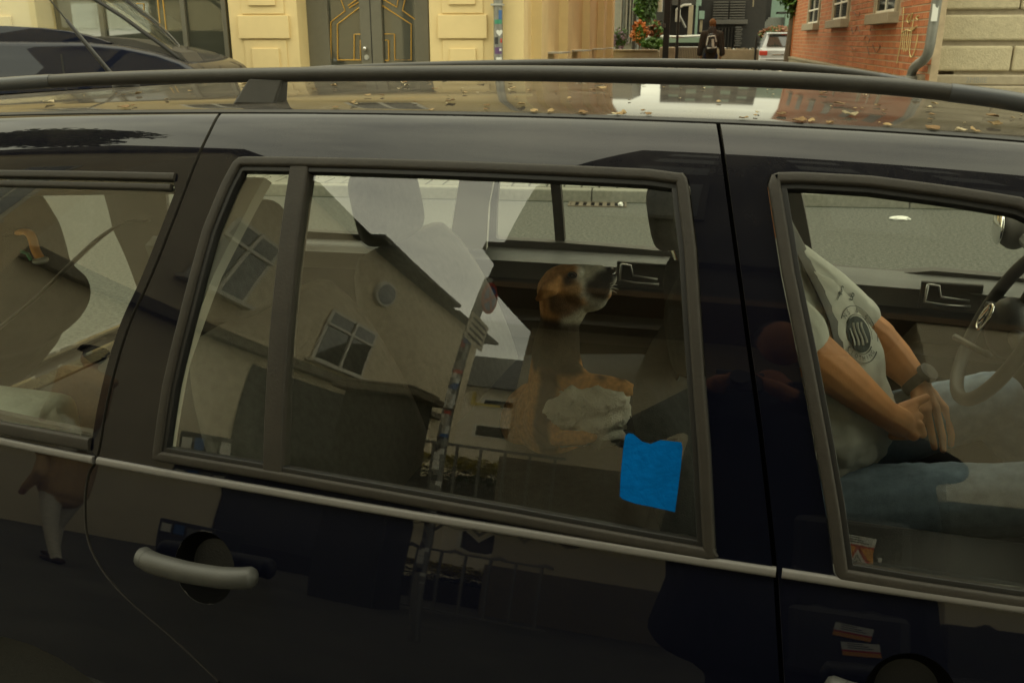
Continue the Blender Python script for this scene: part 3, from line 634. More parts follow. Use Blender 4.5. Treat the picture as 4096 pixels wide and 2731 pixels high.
# outside mirror on the far door
mp = atY(4060, 905, 1.86); mm = MB(); mm.ell(mp, (.05, .075, .065)); md = mm.obj('door_mirror', 'trim_mid', car, smooth=True)
mg = MB(); mg.ell((mp.x-.043, mp.y-.005, mp.z), (.012, .062, .052)); mg.obj('mirror_glass', 'chrome', md, smooth=True)
MB().tube([mp, (mp.x+.05, 1.68, mp.z-.06)], .02, 8).obj('mirror_arm', 'trim_mid', md)
# seat belt strap behind the cargo glass
bp = [atY(x, y, .22) for x, y in ((590, 885), (520, 880), (420, 930), (300, 1040), (150, 1190), (0, 1310), (-150, 1430))]
sbm = MB()
for i in range(len(bp)-1): pass
sbm.tube(chaikin([tuple(p) for p in bp], 2, False), .010, 6, True, .25); sbm.obj('seat_belt', 'trim_dark', car, smooth=True)
# ================================================================== ground
pmat('asphalt', (.038, .040, .034), .9, col2=(.115, .118, .102), vscale=55, bump=.8, bscale=110, bdist=.008)
_r = [n for n in MATS['asphalt'].node_tree.nodes if n.type == 'VALTORGB'][0].color_ramp; _r.elements[0].position = .42; _r.elements[1].position = .60
for n in MATS['asphalt'].node_tree.nodes:
    if n.type == 'TEX_NOISE' and n.inputs['Detail'].default_value == 6: n.inputs['Scale'].default_value = 38; n.inputs['Roughness'].default_value = .85
pmat('drain_iron', (.10, .082, .055), .7, var=.3)
pmat('paver', (.17, .17, .145), .88, var=.14, vscale=30, bump=.3, bscale=90)
pmat('kerb_stone', (.19, .188, .155), .85, var=.2, vscale=25, bump=.4, bscale=70)
pmat('moss_joint', (.03, .035, .02), .95, var=.4, vscale=50)
pmat('yellow_wall', (.74, .58, .30), .85, var=.05, vscale=3, bump=.25, bscale=140, bdist=.004)
pmat('yellow_line', (.50, .36, .14), .85)
pmat('door_frame', (.16, .15, .115), .5, var=.08)
pmat('shop_glass', (.075, .078, .06), .03); MATS['shop_glass'].node_tree.nodes['Principled BSDF'].inputs['IOR'].default_value = 2.3
pmat('gold_line', (.72, .42, .08), .35, metal=.3)
pmat('metal_grey', (.24, .24, .22), .5, metal=.4, var=.15)
pmat('metal_pale', (.55, .55, .52), .4, metal=.6)
pmat('stone', (.46, .40, .27), .9, var=.12, vscale=12, bump=.8, bscale=45, bdist=.012)
pmat('stone_plain', (.33, .28, .20), .9, var=.15, vscale=10, bump=.3, bscale=60)
pmat('plinth', (.25, .21, .14), .9, var=.25, vscale=8, bump=.3, bscale=60)
for i, c in enumerate(((.44, .15, .06), (.37, .12, .045), (.49, .185, .075), (.41, .16, .07))): pmat('brick_%d' % i, c, .9, var=.22, vscale=14, bump=.4, bscale=120)
pmat('mortar', (.46, .36, .24), .95, var=.15)
pmat('graffiti_cream', (.72, .62, .30), .7); pmat('graffiti_black', (.06, .045, .035), .7)
pmat('window_wood', (.42, .34, .22), .7, var=.1); pmat('white_frame', (.72, .70, .62), .6)
pmat('dark_pane', (.02, .024, .022), .04, spec=.8)
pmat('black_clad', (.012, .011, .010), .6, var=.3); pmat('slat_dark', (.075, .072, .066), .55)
pmat('teal_panel', (.20, .30, .25), .6, var=.08); pmat('grey_panel', (.24, .25, .23), .6, var=.1)
pmat('beige_conc', (.36, .31, .22), .9, var=.15, vscale=4, bump=.3, bscale=40)
pmat('iron', (.02, .019, .017), .5)
pmat('leaf_green', (.06, .14, .018), .6, var=.5, vscale=3); pmat('leaf_dark', (.03, .07, .012), .6, var=.4, vscale=3)
pmat('leaf_orange', (.42, .14, .025), .6, var=.4, vscale=3); pmat('leaf_red', (.20, .07, .025), .6, var=.4, vscale=3); pmat('leaf_purple', (.30, .20, .32), .6, var=.3); pmat('bark', (.09, .065, .04), .9, var=.3)
pmat('leaf_yellow', (.42, .36, .03), .6, var=.3)
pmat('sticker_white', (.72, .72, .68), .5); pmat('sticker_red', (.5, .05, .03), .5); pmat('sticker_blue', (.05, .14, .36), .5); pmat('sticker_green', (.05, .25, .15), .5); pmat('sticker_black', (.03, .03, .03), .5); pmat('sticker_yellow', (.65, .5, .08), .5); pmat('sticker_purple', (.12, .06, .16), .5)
KB = 9.1                                                   # opposite kerb line, FB: building line
FB = 13.0
m = MB(); m.box(-300, 300, -300, 300, -.31, -.30); m.obj('ground', 'beige_conc', None, kind='structure')
m = MB(); m.box(-120, 120, -6, KB, -.25, 0, MST); road = m.obj('road', 'asphalt', None, kind='structure')
pav = MB().box(-120, 120, KB+.15, FB+1.5, -.25, .108, MST).obj('pavement', 'paver', None, kind='structure')
# kerb stones and pavers that can be told apart
km = MB().box(-.495, .495, 0, .15, -.2, .122).mesh('kerb_stone', 'kerb_stone', bevel=.012)
for k in range(-11, 8):
    o = put('kerb_stone', km, pav); o.location = st(k+.17, KB+.002, random.uniform(-.003, .003)); o.rotation_euler[2] = SA
MB().box(-120, -11.3, KB, KB+.152, -.2, .12, MST).obj('kerb_run', 'kerb_stone', pav); MB().box(7.7, 120, KB, KB+.152, -.2, .12, MST).obj('kerb_run', 'kerb_stone', pav)
MB().box(-4.7, 4.7, KB+.152, KB+.165+4*.349, .0, .1095, MST).obj('joint_bed', 'moss_joint', pav)
pvm = MB().box(-.079, .079, 0, .332, -.01, .014).mesh('paver', 'paver', bevel=.003, seg=1)
for r in range(4):
    for k in range(-26, 26):
        o = put('paver', pvm, pav); o.location = st(k*.176+.088*(r % 2), KB+.165+r*.349, .108+random.uniform(-.0015, .0015)); o.rotation_euler[2] = SA
MB().box(-120, 120, KB-.022, KB+.0, -.01, .006, MST).obj('gutter_moss', 'moss_joint', pav)
# drain grate in the gutter
gc = atz(2390, 818, 0); ga = float((np.array(gc)-CAMP*[1, 1, 0])@E1)
dg = thing('drain_grate', st(ga, KB-.12, 0), 'rusty iron gutter drain grate against the far kerb', 'drain')
MB().box(ga-.27, ga+.27, KB-.27, KB-.03, -.02, .003, MST).obj('pit', 'gap_dark', dg)
for (x0, x1, y0, y1) in ((ga-.28, ga+.28, KB-.28, KB-.26), (ga-.28, ga+.28, KB-.05, KB-.03), (ga-.28, ga-.26, KB-.26, KB-.05), (ga+.26, ga+.28, KB-.26, KB-.05)): MB().box(x0, x1, y0, y1, -.01, .012, MST).obj('frame_bar', 'drain_iron', dg)
for k in range(7): MB().box(ga-.255+k*.076, ga-.215+k*.076, KB-.258, KB-.052, -.01, .010, MST).obj('bar', 'drain_iron', dg)
# litter
def crumple(name, c, r, mat, label, cat, seed):
    m = MB(); m.ell((0, 0, 0), r, nu=18, nv=10); me = m.mesh(name, mat)
    for v in me.vertices: q = noise.noise_vector(v.co*38+Vector((seed, 0, 0)))*.35; v.co = Vector((v.co.x*(1+q.x), v.co.y*(1+q.y), max(-r[2]*.5, v.co.z*(1+q.z))))
    put(name, me, None, label, cat, loc=c)
c = atz(3601, 874, .012); crumple('paper_tissue', c, (.09, .05, .02), 'sticker_white', 'crumpled white tissue lying on the open asphalt', 'litter', 3)
c = atz(2482, 818, .03); crumple('paper_scrap', c, (.025, .025, .025), 'sticker_white', 'tiny white paper scrap on the drain grate', 'litter', 9)
# ================================================================== yellow building
Ax = lambda px, b=FB: stpx(px, 130, b)[0]
Zy = lambda y, b=FB: stpx(2048, y, b)[1]
yb = thing('yellow_building', st(Ax(1500), FB, 0), 'yellow rendered building with panelled pilasters and a glazed double door', 'building')
DP = FB+.42                                              # plane of the doors and shop windows
a0, a1, a2, a3, a4 = Ax(921), Ax(1193), Ax(1718), Ax(1975), Ax(2095)
al, ar = Ax(-650), Ax(155)
def ybox(name, x0, x1, y0, y1, z0, z1, mat='yellow_wall', par=None, bev=.008): return MB().box(x0, x1, y0, y1, z0, z1, MST).obj(name, mat, par or yb, bevel=bev)
ybox('upper_wall', -22, a4, FB-.001, FB+8, 3.0, 12.6)
ybox('cornice', -22, a4+.25, FB-.35, FB-.002, 12.0, 12.7); ybox('string_course', -22, a4+.1, FB-.1, FB-.003, 3.05, 3.25)
ybox('side_wall', -22, al, FB, FB+8, 0, 2.998)
def pilaster(x0, x1):
    p = ybox('pilaster', x0, x1, FB, FB+.55, .0, 2.998)
    zz_ = Zy(155); H, P = .30, .92; wd = x1-x0
    for k in range(-2, 3):
        z = zz_+k*P
        if z < 0 or z+H > 3: continue
        ybox('raised_block', x0+wd*.14, x1-wd*.12, FB-.042, FB-.001, z, z+H, par=p, bev=.006)
        if z+P < 3.0 or k < 2:
            zt = min(2.98, z+P)
            ybox('raised_panel', x0+wd*.20, x1-wd*.18, FB-.018, FB-.001, z+H+.02, zt-.02, par=p, bev=.006)
            ybox('raised_field', x0+wd*.31, x1-wd*.29, FB-.045, FB-.019, z+H+.13, zt-.13, par=p, bev=.006)
    return p
pilaster(a0, a1); pilaster(a2, a3+.02); pilaster(al, ar)
p3_ = ybox('pilaster', a3+.02, a4, FB+.0, FB+.55, 0, 2.998)
# shop window bay left of the first pilaster
ybox('shop_window', ar, a0, DP+.03, DP+.05, .45, 2.9, 'shop_glass', bev=0); ybox('shop_sill', ar, a0, DP-.12, DP+.1, .35, .5, 'door_frame')
for px in (170, 415, 742, 905): x = Ax(px, DP); ybox('mullion', x-.035, x+.035, DP-.03, DP+.028, .4, 2.95, 'door_frame', bev=.006)
ybox('transom', ar, a0, DP-.02, DP+.029, 2.4, 2.47, 'door_frame'); ybox('shop_back', ar, a0, DP+1.0, DP+1.1, 0, 3.0, 'yellow_line')
def goldline(pts, par, dy=0):
    m = MB(); P = [st(*(lambda q: (q[0], DP+.02+dy, q[1]))(stpx(px, py, DP+.02))) for px, py in pts]; m.tube(P, .0085, 6); m.obj('gold_line', 'gold_line', par)
goldline([(545, 16), (575, 16), (575, 60)], yb); goldline([(625, -60), (642, 125)], yb); goldline([(645, -60), (665, 130)], yb)
# double door
dr = ybox('door_surround', a1, a2, DP+.06, DP+.3, .0, 3.0, 'shop_glass', bev=0)
for px0, px1 in ((1232, 1316), (1442, 1530), (1662, 1716)):
    ybox('door_stile', Ax(px0, DP), Ax(px1, DP), DP-.02, DP+.058, .0, 2.9, 'door_frame')
ybox('door_head', a1, a2, DP-.03, DP+.056, 2.75, 3.0, 'door_frame'); ybox('door_rail', Ax(1316, DP), Ax(1662, DP), DP-.015, DP+.055, .15, .55, 'door_frame'); ybox('door_step', a1, a2, FB+.02, DP+.05, .10, .2, 'stone_plain')
x = (Ax(1442, DP)+Ax(1530, DP))/2; ybox('door_joint', x-.006, x+.006, DP-.024, DP-.019, .2, 2.7, 'seal_edge', bev=0)
m = MB(); s_ = lambda x, y: (1200+x/1.68, y/1.68)
for P in ([(205, 420), (203, 150), (300, 75), (268, -10)], [(250, 405), (248, 165), (405, 45)], [(415, 405), (250, 405)], [(360, 405), (362, 232), (412, 232)], [(320, 40), (405, -20)], [(328, 55), (412, 5)], [(405, 405), (403, 272), (414, 272)],
          [(566, 230), (632, 230), (635, 405), (745, 405), (745, 165), (552, 40)], [(778, 138), (686, 72), (705, -10)], [(552, -5), (648, 50), (658, -10)], [(568, 272), (592, 272), (594, 405)], [(568, 408), (594, 408)]): goldline([s_(*q) for q in P], dr, .02)
kz = stpx(1463, 195, DP-.02); dk = MB(); dk.cyl(st(kz[0], DP-.02, kz[1]), st(kz[0], DP-.045, kz[1]), .028, n=16); dk.ell(st(kz[0], DP-.075, kz[1]), (.03, .03, .03)); dk.obj('door_knob', 'chrome', dr, smooth=True, angle=40)
kz = stpx(1467, 230, DP-.02); MB().cyl(st(kz[0], DP-.021, kz[1]), st(kz[0], DP-.035, kz[1]), .035, n=20).obj('lock_rose', 'metal_pale', dr)
# upper windows
for k in range(-4, 3):
    x = Ax(1450)+k*2.6
    if x+.6 > a4: continue
    w_ = ybox('upper_window', x-.55, x+.55, FB-.05, FB-.002, 4.2, 6.2, 'white_frame'); ybox('pane', x-.47, x-.04, FB-.056, FB-.051, 4.28, 6.1, 'dark_pane', w_, 0); ybox('pane', x+.04, x+.47, FB-.056, FB-.051, 4.28, 6.1, 'dark_pane', w_, 0); ybox('sill', x-.65, x+.65, FB-.16, FB-.052, 4.1, 4.2, 'yellow_wall', w_)
# rain pipe with stickers
pp = st(Ax(1993, FB-.1), FB-.1, 0); dp = thing('downpipe', pp, 'grey rain pipe with stickers on the yellow facade', 'pipe')
MB().cyl(pp, pp+Vector((0, 0, 9.0)), .062, n=18).obj('pipe', 'metal_grey', dp, smooth=True, angle=40)
zc = Zy(20, FB-.1); MB().box(Ax(1993, FB-.1)-.09, Ax(1993, FB-.1)+.075, FB-.17, FB-.02, zc-.012, zc+.012, MST).obj('pipe_clamp', 'metal_pale', dp)
def psticker(par, pc, r, ang0, ang1, z0, z1, mat, n=6, e=.0015):
    """curved sheet hugging a round pole"""
    m = MB(); vs, fs = [], []
    for i in range(n+1):
        a = ang0+(ang1-ang0)*i/n
        for z in (z0, z1):
            for rr in (r+.0003, r+e): vs.append((pc[0]+rr*math.cos(a), pc[1]+rr*math.sin(a), z))
    for i in range(n): k = i*4; fs += [(k+1, k+5, k+7, k+3), (k, k+2, k+6, k+4), (k, k+4, k+5, k+1), (k+2, k+3, k+7, k+6)]
    fs += [(0, 1, 3, 2), (n*4, n*4+2, n*4+3, n*4+1)]
    m.add(vs, fs); return m.obj('sticker', mat, par, smooth=True, angle=40)
f0 = math.atan2(CAMP[1]-pp.y, CAMP[0]-pp.x)
for y0, y1, d0, d1, mt in ((42, 80, .1, .9, 'sticker_blue'), (80, 97, -.9, .9, 'sticker_green'), (150, 178, -.9, -.05, 'sticker_black'), (155, 172, .45, .9, 'sticker_red'), (190, 217, -.85, .8, 'sticker_purple'), (195, 205, .2, .7, 'sticker_white'), (230, 240, -.5, .8, 'sticker_white')):
    psticker(dp, pp, .062, f0+d0, f0+d1, Zy(y1, FB-.1), Zy(y0, FB-.1), mt)
hp_ = MB(); hz = Zy(132, FB-.1); poly = []
for k in range(24): t = 2*math.pi*k/24; poly.append((16*math.sin(t)**3/16*.042, (13*math.cos(t)-5*math.cos(2*t)-2*math.cos(3*t)-math.cos(4*t))/16*.048))
ex = Vector((E1[0], E1[1], 0)); hp_.prism([pp+Vector((math.cos(f0), math.sin(f0), 0))*.0625+ex*(x+.015)+Vector((0, 0, hz+z)) for x, z in poly], Vector((math.cos(f0), math.sin(f0), 0))*.002); hp_.obj('heart_sticker', 'sticker_white', dp)
# alley flank with pilasters
ql = np.array(st(a4, FB, 0))-CAMP*[1, 1, 0]; lY, qY = float(ql@L1), float(ql@Q1)
qf = [alpx(px, 160, l=lY)[1] for px in (2167, 2271, 2358, 2414, 2447)]
dq = lambda px, q: alpx(px, 160, q=q)[0]
def abox(name, l0, l1, q0, q1, z0, z1, mat, par, bev=.006, **kw): return MB().box(l0, l1, q0, q1, z0, z1, MAL).obj(name, mat, par, bevel=bev, **kw)
lR = lY-.16
abox('flank_wall', lR-4, lR, qY+.6, qf[-1]+.6, 0, 12.5, 'yellow_wall', yb)
qs = [qY]+qf
for k, q in enumerate(qs):
    ln = .65 if k == 0 else .62
    if k: abox('flank_pilaster', lR-.05, lY, q, q+ln, 0, 12.4, 'yellow_wall', yb)
for k in range(1, 5):
    q = qs[k]+.7; z = 1.516-(205-160)/3700*q*1.0+.06
    s0 = abox('flank_sill', lR-.02, lY+.13, qs[k]+.62+.25*(qs[k+1]-qs[k]-.62), qs[k]+.62+.75*(qs[k+1]-qs[k]-.62), 1.30, 1.325, 'metal_pale', yb, .003) if k >= 1 and k < 5 else None
# ================================================================== brick building, stone building
lB = alpx(3745, 160, q=13.2)[0]; qB0, qB1 = 13.3, alpx(3172, 160, l=lB)[1]
bb = thing('brick_building', MAL @ Vector((lB, qB0, 0)), 'orange brick building with small stone-framed windows along the side lane', 'building')
abox('core_wall', lB+.0, lB+.10, qB0, qB1, 0, 15, 'mortar', bb)
abox('plinth', lB-.09, lB+.034, qB0, qB1+.1, 0, .93, 'plinth', bb, .01); abox('plinth_cap', lB-.11, lB+.033, qB0, qB1+.12, .932, 1.0, 'plinth', bb, .02)
wins = [(alpx(a, 40, l=lB)[1], alpx(b, 40, l=lB)[1]) for a, b in ((3590, 3506), (3396, 3337), (3280, 3238))]
zsill = 1.93; CH, BLn = .0965, .27
def inwin(q0, q1, z): return any(q1 > b-.12 and q0 < e+.12 for b, e in wins) and z > zsill-.17
nb = 0; rest = MB(); bms = [MB().box(.008, .05, -BLn/2+.007, BLn/2-.007, .009, CH-.009).mesh('brick', 'brick_%d' % i, bevel=.004, seg=1) for i in range(4)]
rows = int((2.75-1.0)/CH)
for j in range(int((qB1-qB0)/BLn)+1):
    for r in range(rows):
        q = qB0+.14+j*BLn+(BLn/2 if r % 2 else 0); z = 1.005+r*CH
        if q+BLn/2 > qB1 or inwin(q-BLn/2, q+BLn/2, z+CH/2): continue
        if nb < 300 and r < 13:
            o = put('brick', bms[random.choice((0, 0, 1, 2, 3))], bb); o.location = MAL @ Vector((lB-.015+random.uniform(-.003, .003), q, z)); o.rotation_euler[2] = AA; nb += 1
        else:
            rest.cm = random.choice((0, 0, 1, 2, 3)); rest.box(lB-.007, lB+.034, q-BLn/2+.007, q+BLn/2-.007, z+.009, z+CH-.009, MAL)
rest.obj('brickwork', ['brick_0', 'brick_1', 'brick_2', 'brick_3'], bb, kind='stuff')
abox('upper_brickwork', lB-.012, lB+.034, qB0, qB1, 2.76, 15, 'brick_0', bb, 0)
abox('quoin', lB-.05, lB+.2, qB1-.02, qB1+.25, 1.0, 15, 'brick_2', bb, .01)
for b, e in wins:
    s0 = abox('window_sill', lB-.16, lB+.03, b-.15, e+.15, zsill-.17, zsill, 'stone_plain', bb, .012)
    abox('window_jamb', lB-.04, lB-.0005, b-.12, b+.06, zsill, 3.6, 'stone_plain', bb); abox('window_jamb', lB-.04, lB-.0005, e-.06, e+.12, zsill, 3.6, 'stone_plain', bb)
    wn = abox('window', lB-.006, lB-.001, b+.06, e-.06, zsill, 3.6, 'dark_pane', bb, 0)
    mq = (b+e)/2; abox('frame_bar', lB-.024, lB-.007, mq-.03, mq+.03, zsill, 3.6, 'white_frame', wn); abox('frame_bar', lB-.025, lB-.0075, b+.06, b+.13, zsill, 3.6, 'window_wood', wn); abox('frame_bar', lB-.025, lB-.0075, e-.13, e-.06, zsill, 3.6, 'window_wood', wn)
    for z in (zsill+.03, zsill+.35, zsill+.7): abox('frame_bar', lB-.023, lB-.0065, b+.1, e-.1, z-.02, z+.02, 'white_frame', wn, 0)
for k in range(6):
    q = qB0+1.5+k*3; w_ = abox('upper_window', lB-.02, lB-.013, q, q+1.1, 4.6, 6.6, 'slat_dark', bb, 0); abox('upper_sill', lB-.12, lB-.013, q-.1, q+1.2, 4.45, 4.59, 'stone_plain', w_)
def wallstroke(pts, r, mat, nm):
    for s in pts:
        m = MB(); P = []
        for px, py in s: l_, q_, z_ = alpx(px, py, l=lB-.02); P.append(MAL @ Vector((l_, q_, z_)))
        m.tube(chaikin([tuple(p) for p in P], 2, False), r, 6, True, .5); m.obj(nm, mat, bb)
G = lambda x, y: (3100+x/2.3614, y/2.3614)
wallstroke([[G(*p) for p in s] for s in ([(1215, 70), (1205, 250), (1190, 400), (1150, 600)], [(1270, 140), (1240, 200), (1270, 225), (1285, 170), (1300, 130)], [(1215, 300), (1200, 470)], [(1235, 280), (1215, 490)], [(1255, 275), (1235, 490)], [(1280, 270), (1250, 480)], [(1310, 180), (1290, 300), (1265, 500), (1290, 560), (1330, 450), (1350, 330)], [(1200, 310), (1240, 280), (1290, 300), (1340, 250)], [(1355, 150), (1330, 170), (1350, 190)])], .012, 'graffiti_cream', 'graffiti_tag')
wallstroke([[G(*p) for p in s] for s in ([(740, 110), (770, 155), (800, 150), (800, 120)], [(720, 440), (740, 480), (770, 470)], [(760, 300), (780, 230), (800, 310)], [(850, 260), (870, 200), (910, 230), (900, 300)], [(840, 380), (860, 330), (900, 360), (880, 420), (850, 400)], [(870, 440), (890, 520)], [(920, 420), (950, 500)], [(960, 240), (985, 235)], [(720, 260), (735, 320)], [(980, 420), (1000, 440), (960, 500)])], .006, 'graffiti_black', 'graffiti_scrawl')
# rain pipe at the corner
P = []
for px, py in ((3775, -150), (3748, 0), (3728, 130), (3716, 205), (3700, 240), (3664, 262), (3648, 285), (3642, 320)):
    l_, q_, z_ = alpx(px, py, l=lB-.12); P.append(MAL @ Vector((l_, q_, z_)))
P = [P[0]+Vector((0, 0, 5))]+P; cp = thing('corner_downpipe', (P[-1].x, P[-1].y, 0), 'thick grey rain pipe bending at the brick corner', 'pipe')
MB().tube(chaikin([tuple(p) for p in P], 2, False), .062, 14).obj('pipe', 'metal_grey', cp, smooth=True, angle=50)
e0 = P[-1]; MB().cyl((e0.x, e0.y, 0), (e0.x, e0.y, e0.z-.02), .10, n=20).obj('stand_pipe', 'metal_grey', cp, smooth=True, angle=40); MB().cyl((e0.x, e0.y, e0.z-.03), (e0.x, e0.y, e0.z+.05), .17, .16, 24).obj('pipe_collar', 'metal_grey', cp, smooth=True, angle=40)
for t in (.30,): c_ = P[2]+(P[3]-P[2])*.4; MB().box(-.05, .02, -.068, -.062, -.1, .1, Matrix.Translation(c_) @ Matrix.Rotation(AA, 4, 'Z')).obj('pipe_label', 'sticker_white', cp)
# stone building on the right
SB = 13.35; sb_ = thing('stone_building', st(Ax(4000, SB), SB, 0), 'beige rusticated stone building at the lane corner', 'building')
xa = stpx(3728, 160, SB)[0]; MB().box(xa+.35, 14, SB+.06, SB+1.2, 0, 14, MST).obj('core_wall', 'stone_plain', sb_)
zr = [stpx(3900, y, SB)[1] for y in (284, 178, 172, 58, 50, -55)]; RH = zr[3]-zr[1]; z = zr[0]+.02; H_ = stpx(3900, 178, SB)[1]-stpx(3900, 282, SB)[1]; ST_ = stpx(3900, 178, SB)[1]-stpx(3900, 300, SB)[1]
for r in range(26):
    z0 = stpx(3900, 286, SB)[1]+r*ST_
    xx = xa+.0; k = 0; wds = [1.75, 1.5, 1.6, 1.5] if r % 2 else [1.05, 1.6, 1.5, 1.6]
    for wd in wds:
        MB().box(xx, xx+wd-.02, SB, SB+.3, z0, z0+ST_-.065, MST).obj('stone_block', 'stone', sb_, bevel=.03, seg=3); MB().box(xx, xx+wd, SB+.055, SB+.3, z0+ST_-.07, z0+ST_, MST).obj('joint_course', 'stone_plain', sb_); xx += wd
zl = stpx(3900, 300, SB)[1]; MB().box(xa-.1, 10, SB-.09, SB+.3, zl-.13, zl-.0, MST).obj('base_ledge', 'stone_plain', sb_, bevel=.02); MB().box(xa-.15, 10, SB-.16, SB+.3, 0, zl-.135, MST).obj('base_course', 'stone_plain', sb_, bevel=.02)
cu = bpy.data.curves.new('ledge_writing', 'FONT'); cu.body = '2MBIIE'; cu.size = .095; cu.extrude = .001; ot = bpy.data.objects.new('t', cu); COL.objects.link(ot); dgx = bpy.context.evaluated_depsgraph_get(); tm = bpy.data.meshes.new_from_object(ot.evaluated_get(dgx)); bpy.data.objects.remove(ot)
tm.materials.clear(); tm.materials.append(MATS['metal_grey']); a_, z_ = stpx(3862, 322, SB-.16); o = put('ledge_writing', tm, sb_); o.matrix_basis = MST @ Matrix.Translation((a_, SB-.165, z_-.03)) @ Matrix.Rotation(math.pi/2, 4, 'X')
# ================================================================== the lane and what closes it
qE = qY+.3
ln = MB(); pts = [(q, .112+max(0, q-16)*.011) for q in (FB-1.5, 16, 24, 32, 42, 60)]
vs = [tuple(MAL @ Vector((l_, q, z))) for q, z in pts for l_ in (lR-.2, lB+.1)]; vs += [(x, y, z-.3) for x, y, z in vs]; n = len(pts)*2
ln.add(vs, [(2*i, 2*i+1, 2*i+3, 2*i+2) for i in range(len(pts)-1)]+[(n+2*i, n+2*i+2, n+2*i+3, n+2*i+1) for i in range(len(pts)-1)]); ln.obj('lane', 'asphalt', None, kind='structure')
def gz(q): return .112+max(0, q-16)*.011
def leaves(mb, c, r, n, size, M=None, clumps=14, seed=1):
    """many leaf-sized faces gathered in clumps through the crown's volume"""
    rnd = random.Random(seed); cl = []
    for k in range(clumps):
        while True:
            p = Vector((rnd.uniform(-1, 1), rnd.uniform(-1, 1), rnd.uniform(-1, 1)))
            if p.length < 1: break
        cl.append((p*.78, rnd.uniform(.25, .5)))
    for i in range(n):
        p, k = rnd.choice(cl); d = Vector((rnd.gauss(0, 1), rnd.gauss(0, 1), rnd.gauss(0, 1))); q = p+d.normalized()*k*rnd.random()**.5
        w_ = Vector((c[0]+q.x*r[0], c[1]+q.y*r[1], c[2]+q.z*r[2])); s = size*rnd.uniform(.6, 1.3)
        u = Vector((rnd.gauss(0, 1), rnd.gauss(0, 1), rnd.gauss(0, 1))).normalized(); v = u.orthogonal().normalized()*s*.45; u = u*s
        mb.add([w_-u, w_-v*1.0+u*.1, w_+u, w_+v+u*.1], [(0, 1, 2, 3)], M)
def A3(px, py, q): l_, q_, z_ = alpx(px, py, q=q); return MAL @ Vector((l_, q_, z_))
def aspan(px0, px1, q): return alpx(px0, 160, q=q)[0], alpx(px1, 160, q=q)[0]
def az(py, q): return alpx(2768, py, q=q)[2]
def wbox(name, px0, px1, y0, y1, q, dep, mat, par=None, bev=.01, ground=False, **kw):
    l0, l1 = aspan(px0, px1, q); return MB().box(l0, l1, q, q+dep, gz(q)-.1 if ground else az(y1, q), az(y0, q), MAL).obj(name, mat, par, bevel=bev, **kw)
def bush(name, px0, px1, y0, y1, q, mats, n, size, label, cat='shrub', seed=1, stem=True):
    c = A3((px0+px1)/2, (y0+y1)/2, q); l0, l1 = aspan(px0, px1, q); rr = (l1-l0)/2; rz = (az(y0, q)-az(y1, q))/2
    t = thing(name, (c.x, c.y, gz(q)), label, cat); m = MB()
    for i, mt in enumerate(mats): m.cm = i; leaves(m, c, (rr, rr*.8, rz), n//len(mats), size, seed=seed+i, clumps=18)
    m.obj('foliage', mats, t)
    if stem:
        b = MB()
        for k in range(4): a = k*1.6+seed; b.tube([(c.x+.04*math.cos(a), c.y+.04*math.sin(a), gz(q)), (c.x+rr*.5*math.cos(a), c.y+rr*.4*math.sin(a), c.z+rz*.2)], [.02, .006], 5)
        b.obj('stem', 'bark', t)
    return t
# dark louvred building
QD = 40
db = thing('louvred_building', A3(2860, 200, QD), 'black louvred modern building closing the lane', 'building')
wbox('wall', 2655, 3055, -620, 0, QD, 8, 'black_clad', db, 0, True)
for r in range(5):
    for k in range(5): wbox('upper_window', 2690+k*72, 2732+k*72, -560+r*105, -500+r*105, QD-.06, .05, 'teal_panel' if (r+k) % 2 else 'slat_dark', db, 0)
for cpx in ((2845, 2905), (2912, 2972)):
    for k in range(7): y = 8+k*10.5; wbox('louvre_slat', cpx[0], cpx[1], y, y+5.5, QD-.16, .12, 'slat_dark', db, .004)
wbox('lintel', 2835, 2985, 80, 98, QD-.3, .28, 'slat_dark', db); wbox('fascia', 2680, 2780, -10, 22, QD-.6, .5, 'slat_dark', db)
for k in range(8): x = 2872+k*13; wbox('gate_bar', x, x+4, 112, 190, QD-.2, .1, 'iron', db, 0)
for k in range(9): y = 108+k*9; wbox('stacked_board', 2938+(k % 2)*4, 2962+(k % 2)*6, y, y+5, QD-.7, .4, 'slat_dark', db, 0)
wbox('column', 2748, 2766, 22, 150, QD-1.2, .4, 'beige_conc', db); wbox('teal_pillar', 2776, 2786, -20, 142, QD-1.0, .3, 'teal_panel', db); wbox('teal_panel', 2790, 2812, 45, 78, QD-1.0, .2, 'teal_panel', db); wbox('teal_panel', 2783, 2797, -60, 25, QD-1.0, .2, 'teal_panel', db)
wbox('side_post', 2795, 2806, 80, 130, QD-.9, .2, 'plinth', db); wbox('upper_post', 3000, 3004, -40, 30, QD-.5, .1, 'plinth', db)
m = MB(); m.tube([A3(2712, 62, QD-3), A3(2712, 35, QD-3), A3(2735, 22, QD-3), A3(2766, 20, QD-3)], .05, 6); t = thing('lane_lamp', A3(2712, 235, QD-3), 'pale bent tubular sign frame on a dark post', 'post'); m.obj('arm', 'metal_pale', t); MB().box(-.09, .09, -.05, .05, -.34, .12, Matrix.Translation(A3(2712, 50, QD-3))).obj('lamp_head', 'metal_pale', t, bevel=.01)
MB().tube([A3(2714, 55, QD-3), A3(2742, 112, QD-3)], .04, 6).obj('brace', 'metal_grey', t); p = A3(2713, 60, QD-3); MB().cyl((p.x, p.y, gz(QD)), p, .05, n=8).obj('post', 'iron', t)
